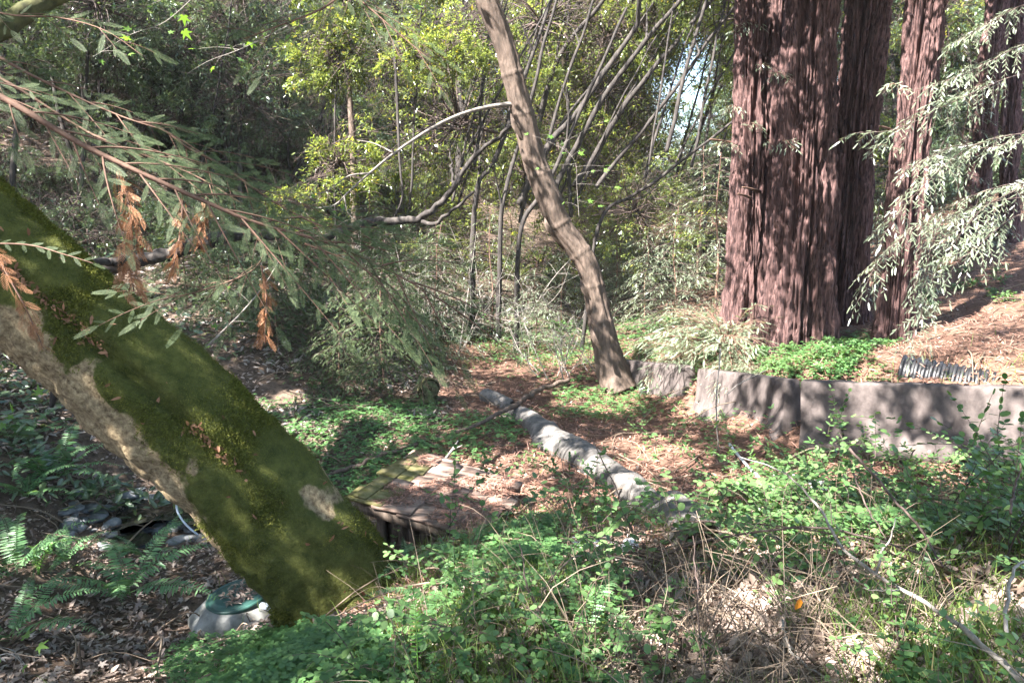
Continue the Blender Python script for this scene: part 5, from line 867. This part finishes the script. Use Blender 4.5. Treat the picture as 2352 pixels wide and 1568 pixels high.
for k, (u, v, d_, s_, lb) in enumerate([(1690, 1060, 8.0, 1.25, 'tall leafy stem standing before the middle barrier'), (1620, 1060, 8.2, .9, 'leafy stem before the sunlit barrier end'), (1470, 1010, 9.5, .8, 'leafy sprout beside the maple base'), (1530, 980, 10.4, .8, 'pale sunlit sprout left of the barrier gap'), (1900, 1180, 6.0, 1.0, 'leafy shoot in front of the barrier joint'), (2170, 1150, 6.2, 1.1, 'leafy shoot under the barrier lifting hole'), (2060, 1120, 6.6, 1.0, 'leafy shoot left of the lifting hole'), (2300, 1180, 5.2, .9, 'leafy shoot at the right edge before the barrier'), (1380, 1120, 7.0, .8, 'leafy shoot before the grey culvert'), (1300, 1150, 6.8, .8, 'leafy shoot right of the shed'), (1240, 1100, 9.0, .6, 'small shoot behind the shed')] + [(u_, v_, 0, s_, 'leafy shoot among those before the right barrier') for u_, v_, s_ in ((1850, 1110, 1.0), (1930, 1130, .9), (2010, 1150, 1.1), (2110, 1120, .9), (2230, 1140, 1.0), (2330, 1130, 1.1), (1780, 1130, .9), (1880, 1230, .8), (2080, 1230, .9), (2260, 1250, .8), (1720, 1200, .8), (1650, 1330, .7), (1750, 1420, .6), (2000, 1400, .6), (2200, 1380, .7))]):
    b = gp(u, v); put(SE[k % 2], ('stem', 'foliage'), 'leafy_shoot', lb, 'plant', b, 'leafy shoots', k * 1.9 + .5, s_)
# ivy-like plants at the redwood foot and behind the barrier
IV = [shrub_mesh(51, 9, .45, 'snowberry', .05, T_ROUND, .05), shrub_mesh(52, 8, .40, 'clover', .05, T_ROUND, .05)]
for k in range(30):
    u = rng.uniform(1570, 2060); v = rng.uniform(800, 872); put(IV[k % 2], ('stem', 'foliage'), 'bramble', 'low leafy bramble growing between barrier and redwoods', 'plant', gp(u, v), 'brambles behind the barrier', rng.random() * 6, rng.uniform(.6, 1.1))
for k in range(16):
    u = rng.uniform(1050, 1640); v = rng.uniform(748, 800); put(IV[k % 2], ('stem', 'foliage'), 'bramble', 'low green plant at the far end of the clearing', 'plant', gp(u, v), 'plants at the far end of the clearing', rng.random() * 6, rng.uniform(.7, 1.4))
for k in range(12):
    u = rng.uniform(2120, 2380); v = rng.uniform(610, 720); put(IV[k % 2], ('stem', 'foliage'), 'bramble', 'leafy plant on the needle slope at right', 'plant', gp(u, v), 'plants on the right slope', rng.random() * 6, rng.uniform(.6, 1.0))
mb = MB(); a = P(1826, 1400, 2.72); mb.scatter(T_CURL, a[None], frames(np.array([[.25, 0, 1.]]), np.array([[.2, -1, 0]])), np.array([[.055, .06, .06]])); tag(mb.build('orange_leaf', leafmat('orange_leaf', (.55, .19, .02), (.6, .22, .03), .4)), 'single orange leaf caught upright in the dead stems', 'leaf')
# ---------------------------------------------------------------- unseen canopy added for shade, its gaps shaped to drop sun patches
E1 = nrm(np.cross(SUN, [0, 0, 1.])); E2 = np.cross(E1, SUN)
def sp2(p): p = np.asarray(p); return np.stack([p @ E1, p @ E2], -1)
LIT = [(P(1700, 250, 13), .55), (P(1695, 480, 13), .5), (P(1700, 640, 13), .4), (P(1745, 700, 11.8), .6), (P(1760, 780, 11.7), .5), (P(1850, 330, 11.3), .3), (P(1970, 250, 13.3), .25), (P(2090, 150, 10.8), .5), (P(2075, 500, 11), .4),
       (P(2130, 300, 8.9), .9), (P(2150, 500, 8.7), .9), (P(2100, 650, 8.6), .75), (P(2260, 200, 9.1), .8), (P(2200, 400, 9), .7), (gp(2300, 790), 1.7), (gp(2345, 700), 1.4), (gp(2240, 770), 1.0), (gp(2200, 800), .6), (P(1610, 750, 12.2), 1.0), (P(1690, 760, 12.4), 1.2), (P(1600, 560, 15), 1.6),
       (gp(1090, 1110), .55), (gp(1180, 1140), .5), (gp(1240, 1180), .4), (P(1000, 1120, 7.8), .22), (gp(1400, 1085), .3), (gp(1290, 1015), .28), (gp(1480, 1140), .3), (gp(1530, 1050), .5), (gp(1450, 1020), .4), (gp(1600, 930), .45), (gp(1380, 925), .75), (gp(1300, 800), 1.8), (gp(1450, 790), 1.2), (gp(1600, 800), 1.2), (gp(1800, 830), .9), (gp(1960, 840), .7),
       (P(1650, 890, 10.9), .35), (P(1620, 900, 11.6), .3), (P(1700, 960, 10), .28), (P(1500, 850, 13), .4), (P(2230, 920, 8.0), .22), (P(2310, 930, 7.8), .22), (P(1990, 960, 8.7), .2), (P(2080, 1000, 8.2), .2), (gp(1880, 1100), .5), (gp(1950, 1240), .45), (gp(1780, 1220), .35), (gp(2200, 1100), .35), (gp(1720, 1100), .4), (gp(1850, 1160), .4), (gp(2050, 1150), .35),
       (P(1100, 620, 15), 1.5), (P(1250, 690, 16), 1.2), (P(980, 620, 15), 1.0), (P(770, 150, 17), 1.5), (P(900, 250, 17), 1.7), (P(1000, 430, 15), 1.2), (P(1340, 590, 13.5), .35), (P(1160, 150, 12.9), .45), (P(560, 720, 7.2), .22), (P(620, 640, 7.2), .2), (P(340, 100, 6.3), .5), (P(500, 130, 6.5), .45), (gp(1150, 1300), .3), (gp(1000, 1450), .25), (gp(1060, 1380), .25), (gp(700, 1000), .5), (gp(850, 965), .4), (gp(650, 930), .4), (P(880, 760, 13), .8), (P(760, 800, 13), .4)]
_g = np.random.default_rng(9); LIT += [(gp(_g.uniform(850, 2352), _g.uniform(900, 1500)), _g.uniform(.10, .24)) for _ in range(70)]; LIT += [(gp(_g.uniform(0, 800), _g.uniform(300, 1500)), _g.uniform(.08, .22)) for _ in range(8)]
lc2 = sp2(np.array([q for q, r in LIT])); lr = np.array([r for q, r in LIT])
g = np.random.default_rng(404); n = 760000; LX = g.uniform(-24, 17, n); LY = g.uniform(-5, 32, n); zg = np.clip(GH(LX, LY), -2, 20); h = g.uniform(6.8, 11.5, n); base = np.stack([LX, LY, zg], -1); p = base + SUN * (h / SUN[2])[:, None]
dens = np.ones(n) * .85; dens = dens * np.where((LY > 18) & (LX > -4.5 - (LY - 18) * .2) & (LX < 9), 0.0, 1); dens = np.where((LX < -5) & (LY > 14), dens * .38, dens); dens = np.where((LX < -3) & (LY < 14), dens * .95, dens)
q2 = sp2(p); cl = noise(np.stack([q2[:, 0] * 1.1, q2[:, 1] * 1.1, h * .25], -1), 71) * .65 + noise(np.stack([q2[:, 0] * 2.7, q2[:, 1] * 2.7, h * .4], -1), 72) * .35; dens *= sstep(.24, .46, cl)
for a in range(0, n, 100000):
    dd = np.linalg.norm(q2[a:a + 100000, None] - lc2[None], axis=-1) / lr[None]; dens[a:a + 100000] *= .06 + .94 * np.min(sstep(.75, 1.25, dd), axis=1)  # thins leaves over the LIT spots so sun lands there
u, v, d = proj(p); dens[(d > 0) & (u > -250) & (u < 2600) & (v > -250)] = 0
k = g.random(n) < dens; p = p[k]; n = len(p); print('canopy leaves', n)
TR = np.array([(-9.5, -2.5), (-15, 4.5), (-19, 11.5), (-24, 19), (-7.5, -8), (2.5, -6.5), (-29, 26)]); own = np.argmin(np.linalg.norm(p[:, None, :2] - TR[None], axis=-1) + g.normal(0, .5, (n, len(TR))), axis=1)
dr = nrm(rdir(g, n) * [1, 1, .4]); fr_ = frames(dr, np.array([0, 0, 1.]) + rdir(g, n) * .55); sz = g.uniform(.14, .25, n)
for i, (x, y) in enumerate(TR):
    kk = own == i; z0 = gz(x, y); t = thing('added_canopy_tree', 'unseen leafy tree added out of view to shade the ravine', 'tree', (x, y, z0), 'unseen trees added for shade')
    if kk.sum() == 0: continue
    top = max(p[kk, 2].mean(), z0 + 6); mb = MB(); pp = resample([(x, y, z0 - .2), (x + .2, y + .1, (z0 + top) / 2), (x + .3, y + .3, top + 1)], 40); mb.tube(pp, np.linspace(.24, .07, 40), 14, disp=bark_disp(.24, .015, z0, 5, .3))
    ci = p[kk][g.integers(0, kk.sum(), 26)]
    for c in ci: j0 = 20 + g.integers(0, 18); mb.tube(resample([pp[j0], (pp[j0] + c) / 2 + [0, 0, .5], c], 12), np.linspace(.05, .012, 12), 5, cap=False)
    mb.build('trunk', M['dark_bark'], t, smooth=True); mb = MB(); mb.scatter(diaT(.45, .06), p[kk], fr_[kk], sz[kk]); mb.build('crown', M['canopy_leaf'], t)
# ---------------------------------------------------------------- haze volume added to imitate a lens flare veil
mb = MB(); mb.box((0, 15, 26), (300, 300, 68)); m, N, Lk, b = nmat('haze'); N.remove(b); pv = N.new('ShaderNodeVolumePrincipled'); pv.inputs['Color'].default_value = (.93, .96, 1, 1); pv.inputs['Density'].default_value = 0.0006; pv.inputs['Anisotropy'].default_value = 0.3
Lk.new(pv.outputs[0], N['Material Output'].inputs['Volume']); hz = mb.build('haze', m); tag(hz, 'thin pale haze added to imitate a lens flare veil', 'haze', kind='stuff')
